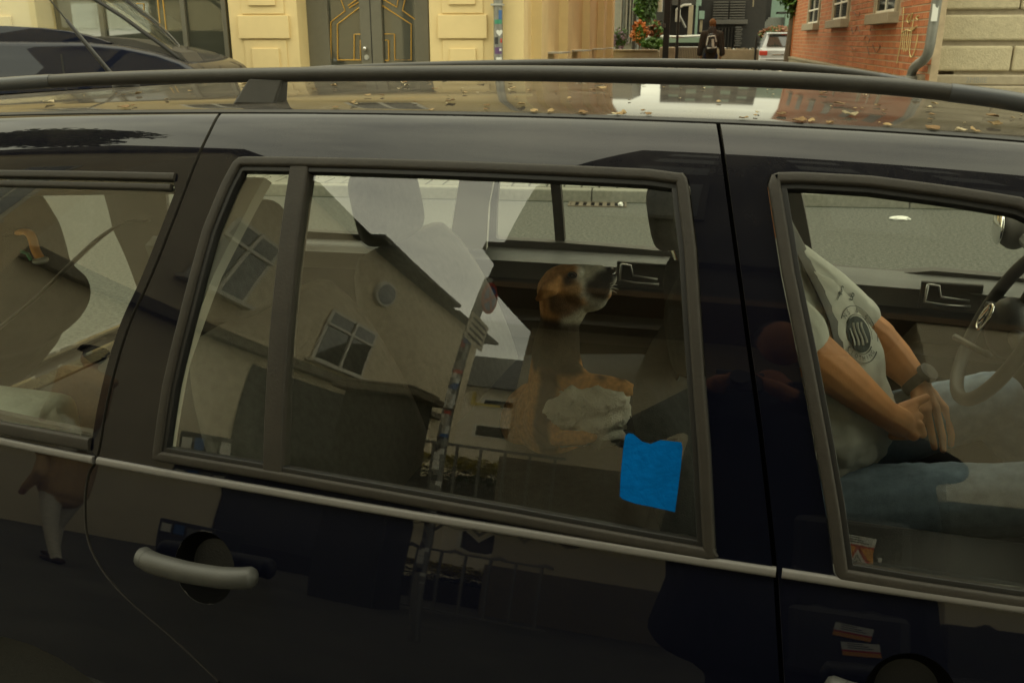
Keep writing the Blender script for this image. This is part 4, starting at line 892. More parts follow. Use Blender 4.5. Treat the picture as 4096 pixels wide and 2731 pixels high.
# grey metal building left
gb = thing('grey_clad_building', A3(2490, 200, 36), 'grey building with upright metal pipes beyond the yellow corner', 'building')
wbox('wall', 2380, 2536, -560, 0, 36, 6, 'grey_panel', gb, 0, True)
for x in (2478, 2500, 2514, 2526): wbox('standing_pipe', x, x+7, -200, 172, 35.7, .25, 'metal_grey', gb, .02)
wbox('end_column', 2528, 2540, -200, 200, 35.4, .5, 'iron', gb); wbox('white_box', 2624, 2642, -30, 48, 35, .4, 'metal_pale', gb); wbox('far_wall', 2600, 2660, -100, 0, 44, 2, 'slat_dark', gb, 0, True)
# teal house right
tb = thing('teal_building', A3(3110, 150, 46), 'pale teal panelled building behind the red hedge', 'building')
wbox('wall', 3056, 3330, -420, 0, 46, 6, 'teal_panel', tb, 0, True)
for k in range(14): x = 3048+k*6; wbox('corrugated_panel', x, x+4.5, 72+max(0, (3-k)*8), 130, 44.5, .2, 'grey_panel', tb, .01)
wbox('balcony', 3030, 3075, -100, 118, 45, .8, 'black_clad', tb); wbox('eave', 3100, 3180, 50, 58, 44.4, .7, 'iron', tb); wbox('drain', 3133, 3146, 60, 130, 44.2, .3, 'teal_panel', tb); wbox('window', 3118, 3150, -60, 15, 45.9, .05, 'dark_pane', tb, 0)
# walls, gate, ledge
t = thing('low_wall', A3(2540, 235, 27), 'low beige concrete wall with stepped end', 'wall'); wbox('wall', 2430, 2640, 205, 0, 27, .4, 'beige_conc', t, .02, True); wbox('wall_pier', 2640, 2700, 190, 0, 26.6, .9, 'beige_conc', t, .03, True); wbox('coping', 2430, 2632, 200, 206, 26.95, .5, 'stone_plain', t)
t = thing('rubble_wall', A3(2950, 240, 29), 'beige concrete wall topped with pale stones', 'wall'); wbox('wall', 2868, 3040, 199, 0, 29, .4, 'beige_conc', t, .02, True)
for k in range(15): x = 2868+k*11+random.uniform(-2, 2); wbox('cap_stone', x, x+random.uniform(6, 11), 193+random.uniform(-2, 2), 199.5, 29.05, .3, random.choice(('stone_plain', 'metal_pale', 'plinth')), t, .02)
wbox('wall_post', 3022, 3030, 150, 0, 28.9, .1, 'iron', t, 0, True)
t = thing('picket_gate', A3(2755, 235, 26), 'pale picket gate between two black posts', 'gate'); wbox('gate_rail', 2715, 2805, 188, 193, 26, .05, 'metal_pale', t)
for k in range(13): x = 2717+k*6.8; wbox('picket', x, x+5, 192.5, 0, 26.0, .04, 'beige_conc', t, 0, True)
wbox('gate_post', 2704, 2714, -20, 0, 25.9, .12, 'iron', t, .01, True); wbox('gate_post', 2806, 2812, 185, 0, 25.9, .12, 'iron', t, .01, True)
t = thing('black_post', A3(2670, 235, 24), 'tall black square post beside the low wall', 'post'); wbox('post', 2652, 2676, -260, 0, 24, .2, 'black_clad', t, .01, True); wbox('post_sign', 2648, 2660, 95, 112, 23.95, .05, 'slat_dark', t)
t = thing('curved_ledge', A3(2690, 150, 33), 'curved pale ledge above the clipped shrub', 'ledge')
m = MB(); P = [A3(x, y, q) for x, y, q in ((2575, 148, 34), (2640, 145, 33), (2700, 150, 32), (2760, 146, 33), (2808, 144, 34))]; m.tube(chaikin([tuple(p) for p in P], 2, False), .07, 8, True, .6); m.obj('rim', 'metal_pale', t, smooth=True); wbox('ledge_base', 2580, 2805, 150, 172, 34.2, .4, 'teal_panel', t); wbox('ledge_shade', 2690, 2800, 168, 0, 34.7, .3, 'black_clad', t, 0, True)  # the last black box stands in for the shade under the ledge
bush('clipped_shrub', 2555, 2655, 150, 200, 30, ['leaf_green'], 2600, .06, 'low bright green clipped shrub behind the beige wall', seed=3)
bush('orange_shrub', 2528, 2592, 82, 190, 31, ['leaf_orange', 'leaf_green'], 2200, .06, 'orange flowering shrub beside the black column', seed=11)
bush('loose_shrub', 2588, 2660, 85, 160, 32, ['leaf_green', 'leaf_dark', 'leaf_red'], 1300, .06, 'loose thin green shrub with reddish tips', seed=17)
bush('purple_flowers', 2442, 2512, 105, 205, 29, ['leaf_purple', 'leaf_green', 'leaf_dark'], 1500, .035, 'wispy purple flowering plants by the yellow corner', 'plant', seed=23)
bush('red_hedge', 3032, 3180, 108, 190, 36, ['leaf_red', 'leaf_dark', 'leaf_green'], 4200, .08, 'red-tipped hedge above the silver car', 'hedge', seed=31)
def tree(name, px0, px1, y0, y1, q, n, size, label, seed, mats=('leaf_green', 'leaf_dark')):
    c = A3((px0+px1)/2, (y0+y1)/2, q); l0, l1 = aspan(px0, px1, q); rr = (l1-l0)/2; rz = (az(y0, q)-az(y1, q))/2
    t = thing(name, (c.x, c.y, gz(q)), label, 'tree'); b = MB(); b.tube([(c.x, c.y, gz(q)), (c.x+.1, c.y, c.z-rz*.3), (c.x, c.y, c.z+rz*.5)], [.16, .11, .04], 8)
    for k in range(6): a = k*1.1+seed; b.tube([(c.x+.08, c.y, c.z-rz*.35+k*.1), (c.x+rr*.7*math.cos(a), c.y+rr*.7*math.sin(a), c.z+rz*.3*math.sin(k))], [.05, .012], 5)
    b.obj('trunk', 'bark', t); m = MB()
    for i, mt in enumerate(mats): m.cm = i; leaves(m, c, (rr, rr, rz), n//len(mats), size, seed=seed+i, clumps=26)
    m.obj('crown', list(mats), t); return t
tree('lane_tree', 2535, 2640, -190, 105, 35, 5200, .09, 'bright green tree between the grey and black buildings', 41)
tree('hedge_tree', 3095, 3260, -220, 70, 33, 5200, .09, 'green tree leaning over beside the brick building', 47)
# ================================================================== silver hatchback seen from behind
QC = qB1+.9; l0, l1 = aspan(3034, 3235, QC); wc = 1.72; cl = l0+wc/2+.02; gz0 = gz(QC)+.02
hb = thing('silver_hatchback', MAL @ Vector((cl, QC, gz0)), 'silver hatchback parked beside the brick building', 'car')
def loft(name, secs, mat, par, smooth=True, M=None):
    m = MB(); n = len(secs[0]); vs = [p for s in secs for p in s]; fs = [(i*n+j, i*n+(j+1) % n, (i+1)*n+(j+1) % n, (i+1)*n+j) for i in range(len(secs)-1) for j in range(n)]+[tuple(range(n-1, -1, -1)), tuple(range((len(secs)-1)*n, len(secs)*n))]
    m.add(vs, fs, M); return m.obj(name, mat, par, smooth=smooth, angle=35)
Mh = MAL @ Matrix.Translation((cl, QC, gz0-.02))
def csec(q, hw, zb, zt, zs_=None, tw=None, top=None):
    """rounded car cross-section at depth q: lower body to zs, cabin to zt"""
    tw = tw or hw*.94
    return [(-hw*.9, q, zb), (-hw, q, zb+.15), (-hw, q, zt-.12), (-tw, q, zt), (tw, q, zt), (hw, q, zt-.12), (hw, q, zb+.15), (hw*.9, q, zb)]
body = loft('body', [csec(.0, .76, .38, .86), csec(.12, .85, .26, .95), csec(1.0, .87, .22, .95), csec(3.2, .86, .22, .92), csec(4.1, .78, .3, .75)], 'paint_silver', hb, True, Mh)
cab = loft('cabin', [[(-.74, .12, .92), (.74, .12, .92), (.74, .12, .95), (-.74, .12, .95)], [(-.76, .35, .92), (.76, .35, .92), (.58, .5, 1.38), (-.58, .5, 1.38)], [(-.78, 1.0, .92), (.78, 1.0, .92), (.58, .75, 1.45), (-.58, .75, 1.45)], [(-.78, 2.2, .92), (.78, 2.2, .92), (.58, 1.9, 1.45), (-.58, 1.9, 1.45)], [(-.76, 3.1, .9), (.76, 3.1, .9), (.7, 3.0, .95), (-.7, 3.0, .95)]], 'paint_silver', hb, True, Mh)
g_ = MB(); g_.prism([(-.60, .125, 1.0), (.60, .125, 1.0), (.50, .43, 1.35), (-.50, .43, 1.35)], (0, -.012, .004)); v_ = MB(); v_.add(g_.v, g_.f, Mh); v_.obj('rear_screen', 'dark_pane', hb)
def hbox(name, x0, x1, y0, y1, z0, z1, mat, bev=.015): return MB().box(x0, x1, y0, y1, z0, z1, Mh).obj(name, mat, hb, bevel=bev)
hbox('tail_light', -.82, -.55, -.02, .2, .70, .86, 'sticker_red', .03); hbox('tail_light', .55, .82, -.02, .2, .70, .86, 'sticker_red', .03)
hbox('bumper', -.82, .82, -.1, .2, .36, .62, 'paint_silver', .05); hbox('chrome_bar', -.4, .4, -.03, .02, .72, .75, 'chrome', .004); hbox('bumper_strip', -.6, .6, -.11, -.09, .54, .58, 'slat_dark', .004)
hbox('number_plate', -.26, .26, -.115, -.102, .40, .50, 'sticker_white', .002); hbox('plate_band', -.26, -.21, -.118, -.1155, .40, .50, 'sticker_blue', 0); hbox('brake_light', -.12, .12, .42, .46, 1.37, 1.395, 'sticker_red', .004); hbox('spoiler', -.56, .56, .36, .6, 1.395, 1.425, 'paint_silver', .01)
for sx in (-1, 1):
    for qq in (.8, 3.3): m = MB(); m.cyl((sx*.78-.1, qq, .31), (sx*.78+.1, qq, .31), .31, n=24); v_ = MB(); v_.add(m.v, m.f, Mh); v_.obj('wheel', 'tyre', hb)
hbox('side_glass', -.795, -.775, .9, 2.3, 1.0, 1.1, 'dark_pane', .0)
# ================================================================== dark blue van on the far pavement
VB0, VB1 = 10.5, 12.1
vn = thing('blue_van', st(stpx(300, 200, 11)[0], 11.3, .11), 'dark blue van with sloping windscreen on the far pavement', 'van')
Vp = lambda px, y: stpx(px, y, VB0)
def vprism(name, pts, b0, b1, mat, bev=0, par=None, smooth=False): m = MB(); m.prism([st(a, b0, z) for a, z in pts], Vector(N1)*(b1-b0)); return m.obj(name, mat, par or vn, bevel=bev, seg=4, smooth=smooth, angle=35)
sh_ = [Vp(*p) for p in ((-300, 168), (0, 166), (330, 169), (480, 184), (620, 213), (720, 248), (775, 278), (800, 330))]
aR = sh_[0][0]-2.4; fr = sh_[-1][0]
vprism('body', [(aR, .45), (aR, sh_[0][1]), *sh_, (fr+.03, .9), (fr, .5), (fr-.2, .38)], VB0+.02, VB1-.02, 'paint_van', .06, smooth=True)
cowl = [Vp(*p) for p in ((-300, 108), (0, 104), (150, 112), (260, 125), (330, 141), (390, 158), (430, 172))]
m = vprism('shoulder', [(aR, sh_[0][1]-.03), *[(a, z) for a, z in cowl], (Vp(420, 180)[0], Vp(420, 178)[1])], VB0+.07, VB0+.16, 'paint_van', .012)
Vf = lambda px, y: stpx(px, y, VB1-.12)
def rsm(P, n=16): q = np.array(P); t = np.concatenate([[0], np.cumsum(np.linalg.norm(np.diff(q, axis=0), axis=1))]); tn = np.linspace(0, t[-1], n); return [(float(np.interp(v, t, q[:, 0])), float(np.interp(v, t, q[:, 1]))) for v in tn]
wsc = rsm([Vp(*p) for p in ((715, 250), (640, 190), (565, 138), (470, 68), (343, -12), (200, -95))]); wsf = rsm([Vf(*p) for p in ((772, 276), (735, 225), (700, 180), (620, 95), (500, 0), (360, -95))])
for b, W_ in ((VB0+.12, wsc), (VB1-.12, wsf)): MB().tube([st(a, b, z) for a, z in W_], .024, 10, True).obj('a_pillar', 'trim_dark', vn, smooth=True)
m = MB(); m.tube([st(a+.035, VB1-.10, z+.012) for a, z in wsf], .010, 8); m.obj('windscreen_seal', 'moulding', vn, smooth=True)
m = MB(); K = 7; vs = []
for (a, z), (a_, z_) in zip(wsc, wsf):
    for k in range(K): t = k/(K-1); bow = .10*math.sin(math.pi*t); vs.append(tuple(st(a+(a_-a)*t+bow, VB0+.14+(VB1-VB0-.28)*t, z+(z_-z)*t)))
m.add(vs, [(i*K+k, i*K+k+1, (i+1)*K+k+1, (i+1)*K+k) for i in range(15) for k in range(K-1)]); wo = m.obj('windscreen', 'glass_far', vn, smooth=True); sdm = wo.modifiers.new('thickness', 'SOLIDIFY'); sdm.thickness = .005
zt = wsc[-1][1]; at_ = wsc[-1][0]; vprism('roof', [(aR+.1, zt-.02), (aR+.4, zt+.10), (at_-.5, zt+.10), (at_, zt+.02), (at_, zt-.06), (aR+.1, zt-.08)], VB0+.1, VB1-.1, 'paint_van', .02)
for b in (VB0+.12, VB1-.12):
    vprism('side_window', [(aR+.1, cowl[0][1]), *[(a, z-.0) for a, z in cowl[:5]], *[(a-.03, z) for a, z in wsc[6::3]], (aR+.1, zt-.08)], b-.003, b+.003, 'glass_far')
for px in (-330, -900): a = stpx(px, 100, VB0)[0]; vprism('b_pillar', [(a-.05, 1.4), (a+.05, 1.4), (a+.02, zt), (a-.08, zt)], VB0+.105, VB0+.135, 'trim_dark')
vprism('dashboard', [(Vp(330, 150)[0], 1.2), (Vp(330, 150)[0], Vp(330, 146)[1]), (Vp(500, 165)[0], Vp(500, 160)[1]), (Vp(690, 215)[0], Vp(690, 212)[1]), (Vp(740, 255)[0], 1.2)], VB0+.2, VB0+.62, 'trim_mid')
m = MB(); a = stpx(240, 210, VB0)[0]; vprism('door_gap', [(a-.012, .5), (a+.012, .5), (a+.012, 1.36), (a-.012, 1.36)], VB0+.018, VB0+.03, 'seal_edge')
for a in (fr-.75, aR+.9): m = MB(); m.cyl(st(a, VB0+.0, .43), st(a, VB0+.2, .43), .33, n=28); m.obj('wheel', 'tyre', vn)
for a in (fr-.75, aR+.9): m = MB(); m.cyl(st(a, VB1-.2, .43), st(a, VB1, .43), .33, n=28); m.obj('wheel', 'tyre', vn)
for px, y in ((270, 140), (505, 106), (560, 163)):
    pass
# ================================================================== people helper
attrmat('cloth_attr', .9, .2, bump=.4, bscale=90, var=.15)
def figure(name, bones, voxel, label, base, hair=None, mat='cloth_attr', cat='person', smooth=5):
    """bones: (p0, r0, p1, r1, colour); ellipsoids: ('e', c, r, colour)"""
    mb = MB()
    for b in bones:
        if b[0] == 'e': mb.ell(b[1], b[2])
        else: mb.caps(b[0], b[1], b[2], b[3])
    me = blob(name, mb, voxel, smooth); V = coords(me); best = np.full(len(V), 9e9); C = np.zeros((len(V), 3))
    for b in bones:
        if b[0] == 'e': d = (np.linalg.norm((V-np.array(b[1]))/np.array(b[2]), axis=1)-1)*min(b[2]); col = b[3]
        else:
            a, c = np.array(b[0], float), np.array(b[2], float); ab = c-a; t = np.clip(((V-a)@ab)/(ab@ab+1e-9), 0, 1); d = np.linalg.norm(V-(a+t[:, None]*ab), axis=1)-(b[1]+(b[3]-b[1])*t); col = b[4]
        k = d < best; best[k] = d[k]; C[k] = col
    setcol(me, C); me.materials.append(MATS[mat]); t = thing(name, base, label, cat); put('body', me, t); return t
def standing(base, h, yaw, top, trou, skin, hairc, shoe, step=.12, arms=((.02, -.1), (.02, -.1)), lean=0.0):
    """bone list of a walking figure, height h, facing yaw (0 = +Y)"""
    k = h/1.75; R_ = Matrix.Rotation(yaw, 4, 'Z'); Bv = Vector(base); P = lambda x, y, z: tuple(Bv+R_ @ Vector((x*k, (y+lean*max(0, z-.9))*k, z*k))); r = lambda v: v*k; B = []
    for s, d in ((-1, step), (1, -step)):
        hip, kn, an = P(.09*s, 0, .90), P(.10*s, d*.7+.03, .48), P(.10*s, d, .09)
        B += [(hip, r(.085), kn, r(.058), trou), (kn, r(.058), an, r(.045), trou), (P(.10*s, d-.05, .05), r(.042), P(.11*s, d+.14, .035), r(.035), shoe)]
        sh_, el, wr = P(.19*s, 0, 1.41), P(.25*s, arms[0 if s < 0 else 1][0], 1.14), P(.24*s, arms[0 if s < 0 else 1][0]+.12+arms[0 if s < 0 else 1][1], .92)
        B += [(sh_, r(.062), el, r(.052), top), (el, r(.05), wr, r(.036), top), (wr, r(.032), P(.235*s, arms[0 if s < 0 else 1][0]+.16+arms[0 if s < 0 else 1][1], .83), r(.03), skin)]
        B += [(sh_, r(.07), P(0, 0, 1.44), r(.08), top)]
    B += [(P(0, 0, .90), r(.145), P(0, .0, 1.15), r(.145), top), (P(-.05, 0, 1.15), r(.125), P(-.07, 0, 1.33), r(.12), top), (P(.05, 0, 1.15), r(.125), P(.07, 0, 1.33), r(.12), top), (P(-.06, 0, .88), r(.10), P(.06, 0, .88), r(.10), trou),
          (P(0, .0, 1.42), r(.055), P(0, .015, 1.56), r(.05), skin), ('e', P(0, .03, 1.635), (r(.075), r(.09), r(.115)), skin), ('e', P(0, .005, 1.665), (r(.085), r(.095), r(.10)), hairc)]
    return B, P
# pedestrian with backpack in the lane
qp_ = 25.2; pz = A3(2842, 235, qp_); pb = (pz.x, pz.y, gz(qp_))
B, P = standing(pb, 1.80, AA, (.055, .045, .037), (.02, .03, .07), (.5, .3, .18), (.22, .11, .05), (.03, .03, .03), .10)
zt_ = az(90, qp_); 
ped = figure('person', B+[(P(-.2, 0, 1.40), .085, P(-.28, .02, .95), .07, (.055, .045, .037)), (P(.2, 0, 1.40), .085, P(.28, .02, .95), .07, (.055, .045, .037)), (P(0, -.02, 1.50), .10, P(0, -.06, 1.44), .08, (.06, .05, .045))], .014, 'walking person in dark hooded jacket and jeans, backpack on', pb)
bpk = thing('backpack', P(0, -.2, 1.0), 'black backpack with pale strap lines worn by the walking person', 'backpack')
m = MB(); m.ell(P(0, -.17, 1.20), (.15, .10, .24)); m.ell(P(0, -.22, 1.08), (.13, .09, .13)); put('bag', (lambda me: (me.materials.append(MATS['sticker_black']), me)[1])(blob('bag', m, .014, 3)), bpk)
m = MB(); m.tube([P(-.09, -.275, 1.34), P(.07, -.275, 1.36)], .014, 6); m.tube([P(-.09, -.275, 1.34), P(-.12, -.285, 1.14)], .016, 6); m.tube([P(.02, -.29, 1.28), P(.04, -.30, 1.10)], .03, 6); m.tube([P(-.10, -.29, 1.07), P(.12, -.29, 1.09)], .018, 6); m.tube([P(.07, -.275, 1.36), P(.11, -.285, 1.22)], .012, 6); m.obj('strap_print', 'sticker_white', bpk)
# ================================================================== the street behind the photographer (seen mirrored in the car)
pmat('near_paving', (.085, .082, .07), .9, var=.25, vscale=3, bump=.3, bscale=60); pmat('house_beige', (.75, .65, .46), .9, var=.08, vscale=1.5, bump=.15, bscale=60); pmat('house_white', (.78, .70, .55), .9, var=.05)
pmat('roof_dark', (.035, .032, .03), .8, var=.2); pmat('soffit_wood', (.13, .075, .03), .7, var=.25, vscale=6); pmat('upper_dark', (.045, .042, .036), .8, var=.15)
pmat('ground_floor', (.62, .55, .41), .9, var=.08, vscale=2); pmat('pillar_dark', (.05, .05, .043), .9, var=.25, vscale=5, bump=.3, bscale=50); pmat('cap_stone', (.19, .165, .12), .9, var=.2, vscale=9)
MB().box(-60, 60, -60, -.62, -.25, .115).obj('near_pavement', 'near_paving', None, kind='structure')
nk = thing('near_kerb', (0, -.5, 0), 'worn stone kerb beside the station wagon', 'kerb')
kmn = MB().box(-.495, .495, 0, .15, -.2, .12).mesh('kerb_stone', 'kerb_stone', bevel=.012)
for k in range(-9, 9): o = put('kerb_stone', kmn, nk); o.location = (k+.5, -.62+.0, 0)
def RX(px, py, X): p, r = refl(px, py); return p+r*(X-p[0])/r[0]
def RYp(px, py, Y): p, r = refl(px, py); return p+r*(Y-p[1])/r[1]
def RD(px, py, d): p, r = refl(px, py); return p+r*d/math.hypot(r[0], r[1])
# house with the long side wall
XA = -6.75; ha = thing('beige_house', (XA, -10, .1), 'beige rendered house with long side wall and small round window', 'house')
def hbx(name, x0, x1, y0, y1, z0, z1, mat, par=None, bev=.01): return MB().box(x0, x1, y0, y1, z0, z1).obj(name, mat, par or ha, bevel=bev)
hbx('wall', XA-7, XA, -16.6, -3.4, .1, 8.3, 'house_beige'); hbx('rear_wall', XA-7, XA-.03, RX(1880, 1500, XA)[1], -16.61, .1, 8.0, 'house_beige')
XO = XA+.16; zE = [RX(*p, XO)[2] for p in ((1240, 700), (1396, 877), (1595, 988), (1845, 1219))]; print('EAVE', zE, [RX(*p, XO)[1] for p in ((1240, 700), (1396, 877), (1595, 988), (1845, 1219), (2011, 1395))])
hbx('roof_eave', XA-7.6, XO, -9.6, -3.0, zE[1]-.16, zE[1], 'roof_dark'); hbx('roof_eave', XA-7.6, XO, RX(1845, 1219, XO)[1], -9.605, zE[2]-.17, zE[2], 'roof_dark'); hbx('roof_eave', XA-7.6, XO, RX(1990, 1385, XO)[1], RX(1845, 1219, XO)[1]-.01, zE[2]-.45, zE[2]-.3, 'roof_dark')
MB().prism([(XA+.3, -3.0, zE[1]+.01), (XA-3.6, -3.0, zE[1]+1.6), (XA-7.5, -3.0, zE[1]+.01)], (0, -14.5, 0)).obj('roof', 'roof_dark', ha)
def hwin(y0, y1, z0, z1):
    w_ = hbx('window', XA+.004, XA+.05, y0, y1, z0, z1, 'white_frame'); ym = (y0+y1)/2; zt_ = z0+(z1-z0)*.7
    for a, b in ((y0+.09, ym-.05), (ym+.05, y1-.09)):
        hbx('pane', XA+.052, XA+.056, a, b, z0+.09, zt_-.05, 'dark_pane', w_, 0); hbx('pane', XA+.052, XA+.056, a, b, zt_+.05, z1-.09, 'dark_pane', w_, 0)
    hbx('window_sill', XA+.003, XA+.2, y0-.12, y1+.12, z0-.1, z0-.002, 'white_frame', w_); hbx('mullion', XA+.057, XA+.09, ym-.04, ym+.04, z0, z1, 'white_frame', w_, .004); hbx('transom', XA+.0575, XA+.095, y0, y1, zt_-.04, zt_+.04, 'white_frame', w_, .004)
    return w_
wins_ = [RX(*p, XA) for p in ((1370, 1262), (1503, 1332), (1230, 1437), (1400, 1492))]
yA = max(wins_[0][1], wins_[2][1]); yB = min(wins_[1][1], wins_[3][1]); hwin(yB, yA, (wins_[2][2]+wins_[3][2])/2, (wins_[0][2]+wins_[1][2])/2)
w2 = RX(945, 1035, XA); hwin(w2[1]-.75, w2[1]+.75, w2[2]-1.0, w2[2]+.9)
rw = RX(1533, 1175, XA); n = 28; rwm = MB(); rwm.cyl((XA+.003, rw[1], rw[2]), (XA+.07, rw[1], rw[2]), .52, .48, 28); rwo = rwm.obj('round_window', 'white_frame', ha); MB().cyl((XA+.071, rw[1], rw[2]), (XA+.076, rw[1], rw[2]), .40, n=28).obj('pane', 'dark_pane', rwo)
for x in (XA-1.6, XA-3.6, XA-5.6):
    for z in (4.1,):
        w_ = hbx('front_window', x-.55, x+.55, -3.398, -3.36, z, z+1.8, 'white_frame'); hbx('pane', x-.47, x-.04, -3.359, -3.354, z+.08, z+1.72, 'dark_pane', w_, 0); hbx('pane', x+.04, x+.47, -3.359, -3.354, z+.08, z+1.72, 'dark_pane', w_, 0); hbx('sill', x-.65, x+.65, -3.398, -3.25, z-.1, z-.002, 'white_frame', w_)
hbx('string_course', XA+.002, XA+.22, -16.5, -3.4, 3.25, 3.5, 'cap_stone'); hbx('garage_dark', XA+.001, XA+.03, -14.5, -8.2, .1, 3.0, 'black_clad')  # flat black panel paints the dark inside of the garage opening
# white house at the back of the yard
hc = thing('white_house', (-6, -26, .1), 'pale house with dark roof at the back of the yard', 'house')
r0, r1 = RYp(1890, 1452, -26), RYp(2000, 1560, -26)
MB().box(-16, 3, -33, -26, .1, r1[2]).obj('wall', 'house_white', hc); MB().prism([(-17, -25.4, r1[2]), (-17, -29, r0[2]+1.6), (-17, -33.5, r1[2])], (21, 0, 0)).obj('roof', 'roof_dark', hc)
for (pa, pb) in (((1926, 1598), (2030, 1645)), ((1893, 1700), (2004, 1766))):
    a, b = RYp(*pa, -26), RYp(*pb, -26); w_ = MB().box(a[0], b[0]+.4, -26.0, -25.94, min(a[2], b[2])+.1, max(a[2], b[2])+.1).obj('window', 'white_frame', hc); MB().box(a[0]+.15, b[0]+.3, -25.938, -25.93, min(a[2], b[2])+.2, max(a[2], b[2])).obj('pane', 'dark_pane', w_)
a = RYp(1880, 1612, -25.9); MB().box(a[0], a[0]+.14, -25.99, -25.9, a[2]-.1, a[2]+.9).obj('lit_frame_strip', 'sticker_yellow', hc); MB().box(a[0]+.142, a[0]+1.2, -25.99, -25.9, a[2]-.1, a[2]+.06).obj('lit_frame_strip', 'sticker_yellow', hc)  # yellow strips paint the light on a frame beside the window
# gate pillar, railing, hedge
pc = (-2.72, -4.75); gp = thing('gate_pillar', (*pc, .1), 'dark rendered gate pillar with a wide stone cap', 'pillar')
MB().box(pc[0]-.29, pc[0]+.29, pc[1]-.29, pc[1]+.29, .1, 1.93).obj('shaft', 'pillar_dark', gp, bevel=.02); MB().box(pc[0]-.38, pc[0]+.38, pc[1]-.38, pc[1]+.38, 1.93, 2.03).obj('cap', 'cap_stone', gp, bevel=.02); MB().box(pc[0]-.33, pc[0]+.33, pc[1]-.33, pc[1]+.33, 2.031, 2.10).obj('cap_top', 'cap_stone', gp, bevel=.03)
rl = thing('railing', (-1.9, -5.0, .1), 'thin iron railing between the gate pillar and the house wall', 'railing')
MB().box(-2.42, -1.2, -5.02, -4.99, 1.36, 1.40).obj('top_rail', 'metal_grey', rl); MB().box(-2.42, -1.2, -5.02, -4.99, .22, .25).obj('bottom_rail', 'metal_grey', rl)
for k in range(6): MB().box(-2.35+k*.21, -2.328+k*.21, -5.015, -4.995, .251, 1.358).obj('bar', 'metal_grey', rl)
MB().box(-6.6, -.4, -8.6, -8.4, .1, .75).obj('yard_wall', 'pillar_dark', None, label='low dark yard wall behind the railing', cat='wall')
for k, (x, nm) in enumerate(((-3.4, 'yellow-green clipped hedge behind the railing'),)):
    t = thing('hedge', (x, -9.2, .1), nm, 'hedge'); m = MB(); m.cm = 0; leaves(m, (x, -9.2, 1.15), (1.7, .4, .3), 2600, .05, seed=5); m.cm = 1; leaves(m, (x, -9.2, .6), (1.7, .4, .6), 2600, .05, seed=6); m.obj('foliage', ['leaf_yellow', 'leaf_dark'], t)
# overhanging building behind the photographer
ob = thing('overhanging_building', (2, -7, .1), 'tall dark building whose upper floors overhang a pale ground floor', 'building')
k1, k2 = RYp(2126, 1309, -7.0), RYp(1962, 1116, -5.2)
MB().box(k1[0], 14, -9, -7.0, 1.42, k1[2]).obj('ground_floor_wall', 'ground_floor', ob); MB().box(k1[0]-.03, 1.68, -9, -6.9, .1, 1.418).obj('plinth', 'cap_stone', ob, bevel=.01)
zu = (k1[2]+k2[2])/2+.05; MB().box(k2[0], 14, -9, -5.2, k1[2]+.002, k1[2]+.12).obj('soffit', 'soffit_wood', ob); MB().box(k2[0]-.05, 14, -9, -5.22, k1[2]+.122, 19).obj('upper_floors', 'upper_dark', ob); MB().box(k2[0]-.2, 14, -9.2, -5.05, k1[2]+.75, k1[2]+.95).obj('ledge', 'upper_dark', ob, bevel=.02)
MB().box(1.7, 14, -6.99, -5.24, 1.42, k1[2]).obj('shop_front_wall', 'ground_floor', ob); MB().box(1.68, 14, -6.9, -5.1, .1, 1.418).obj('shop_front_plinth', 'pillar_dark', ob, bevel=.01)
for x in (-.9, 1.6, 4.1, 6.6):
    for z in (6.2, 9.2, 12.2, 15.2): w_ = MB().box(x-.6, x+.6, -5.218, -5.17, z, z+1.7).obj('window', 'trim_mid', ob); MB().box(x-.52, x+.52, -5.168, -5.162, z+.08, z+1.62).obj('pane', 'dark_pane', w_)
for x in (4.6, 7.4): w_ = MB().box(x-.7, x+.7, -5.238, -5.19, 1.9, 3.5).obj('window', 'white_frame', ob); MB().box(x-.6, x+.6, -5.188, -5.18, 2.0, 3.4).obj('pane', 'dark_pane', w_)
# sign post
sp = (-1.46, -2.82); spt = thing('sign_post', (*sp, .11), 'sticker-covered steel post with a round no-stopping sign', 'sign')
MB().cyl((*sp, .1), (*sp, 2.98), .032, n=16).obj('post', 'metal_grey', spt, smooth=True, angle=40)
rnd = random.Random(4); z = .75
while z < 2.3:
    h = rnd.uniform(.03, .09); a = rnd.uniform(.0, 1.4); psticker(spt, sp, .032+rnd.uniform(0, .0006), a, a+rnd.uniform(.9, 1.9), z, z+h, rnd.choice(('sticker_white', 'metal_pale', 'sticker_red', 'sticker_blue', 'metal_pale', 'sticker_black', 'sticker_white', 'metal_grey', 'metal_grey', 'sticker_black'))); z += h*rnd.uniform(.6, 1.1)
sn = Vector((.99, -.04, 0)).normalized(); su = Vector((0, 0, 1)); sv = su.cross(sn); sc_ = Vector((*sp, 2.74))+sn*.045
def disc(c, r, th, mat, nm, par): m = MB(); m.cyl(c, c+sn*th, r, n=36); return m.obj(nm, mat, par)
sg = disc(sc_, .17, .006, 'sticker_red', 'sign_disc', spt); disc(sc_+sn*.0062, .132, .0015, 'sticker_blue', 'sign_field', sg)
for a in (math.pi/4, -math.pi/4): m = MB(); d = sv*math.cos(a)+su*math.sin(a); e = d.cross(sn); m.prism([sc_+sn*.0079+d*.132+e*.02, sc_+sn*.0079+d*.132-e*.02, sc_+sn*.0079-d*.132-e*.02, sc_+sn*.0079-d*.132+e*.02], sn*(.001 if a > 0 else .0014)); m.obj('sign_bar', 'sticker_red', sg)
m = MB(); c = Vector((*sp, 2.34))+sn*.04; m.prism([c+sv*.2+su*.14, c-sv*.2+su*.14, c-sv*.2-su*.14, c+sv*.2-su*.14], sn*.004); m.obj('sign_plate', 'house_white', spt)
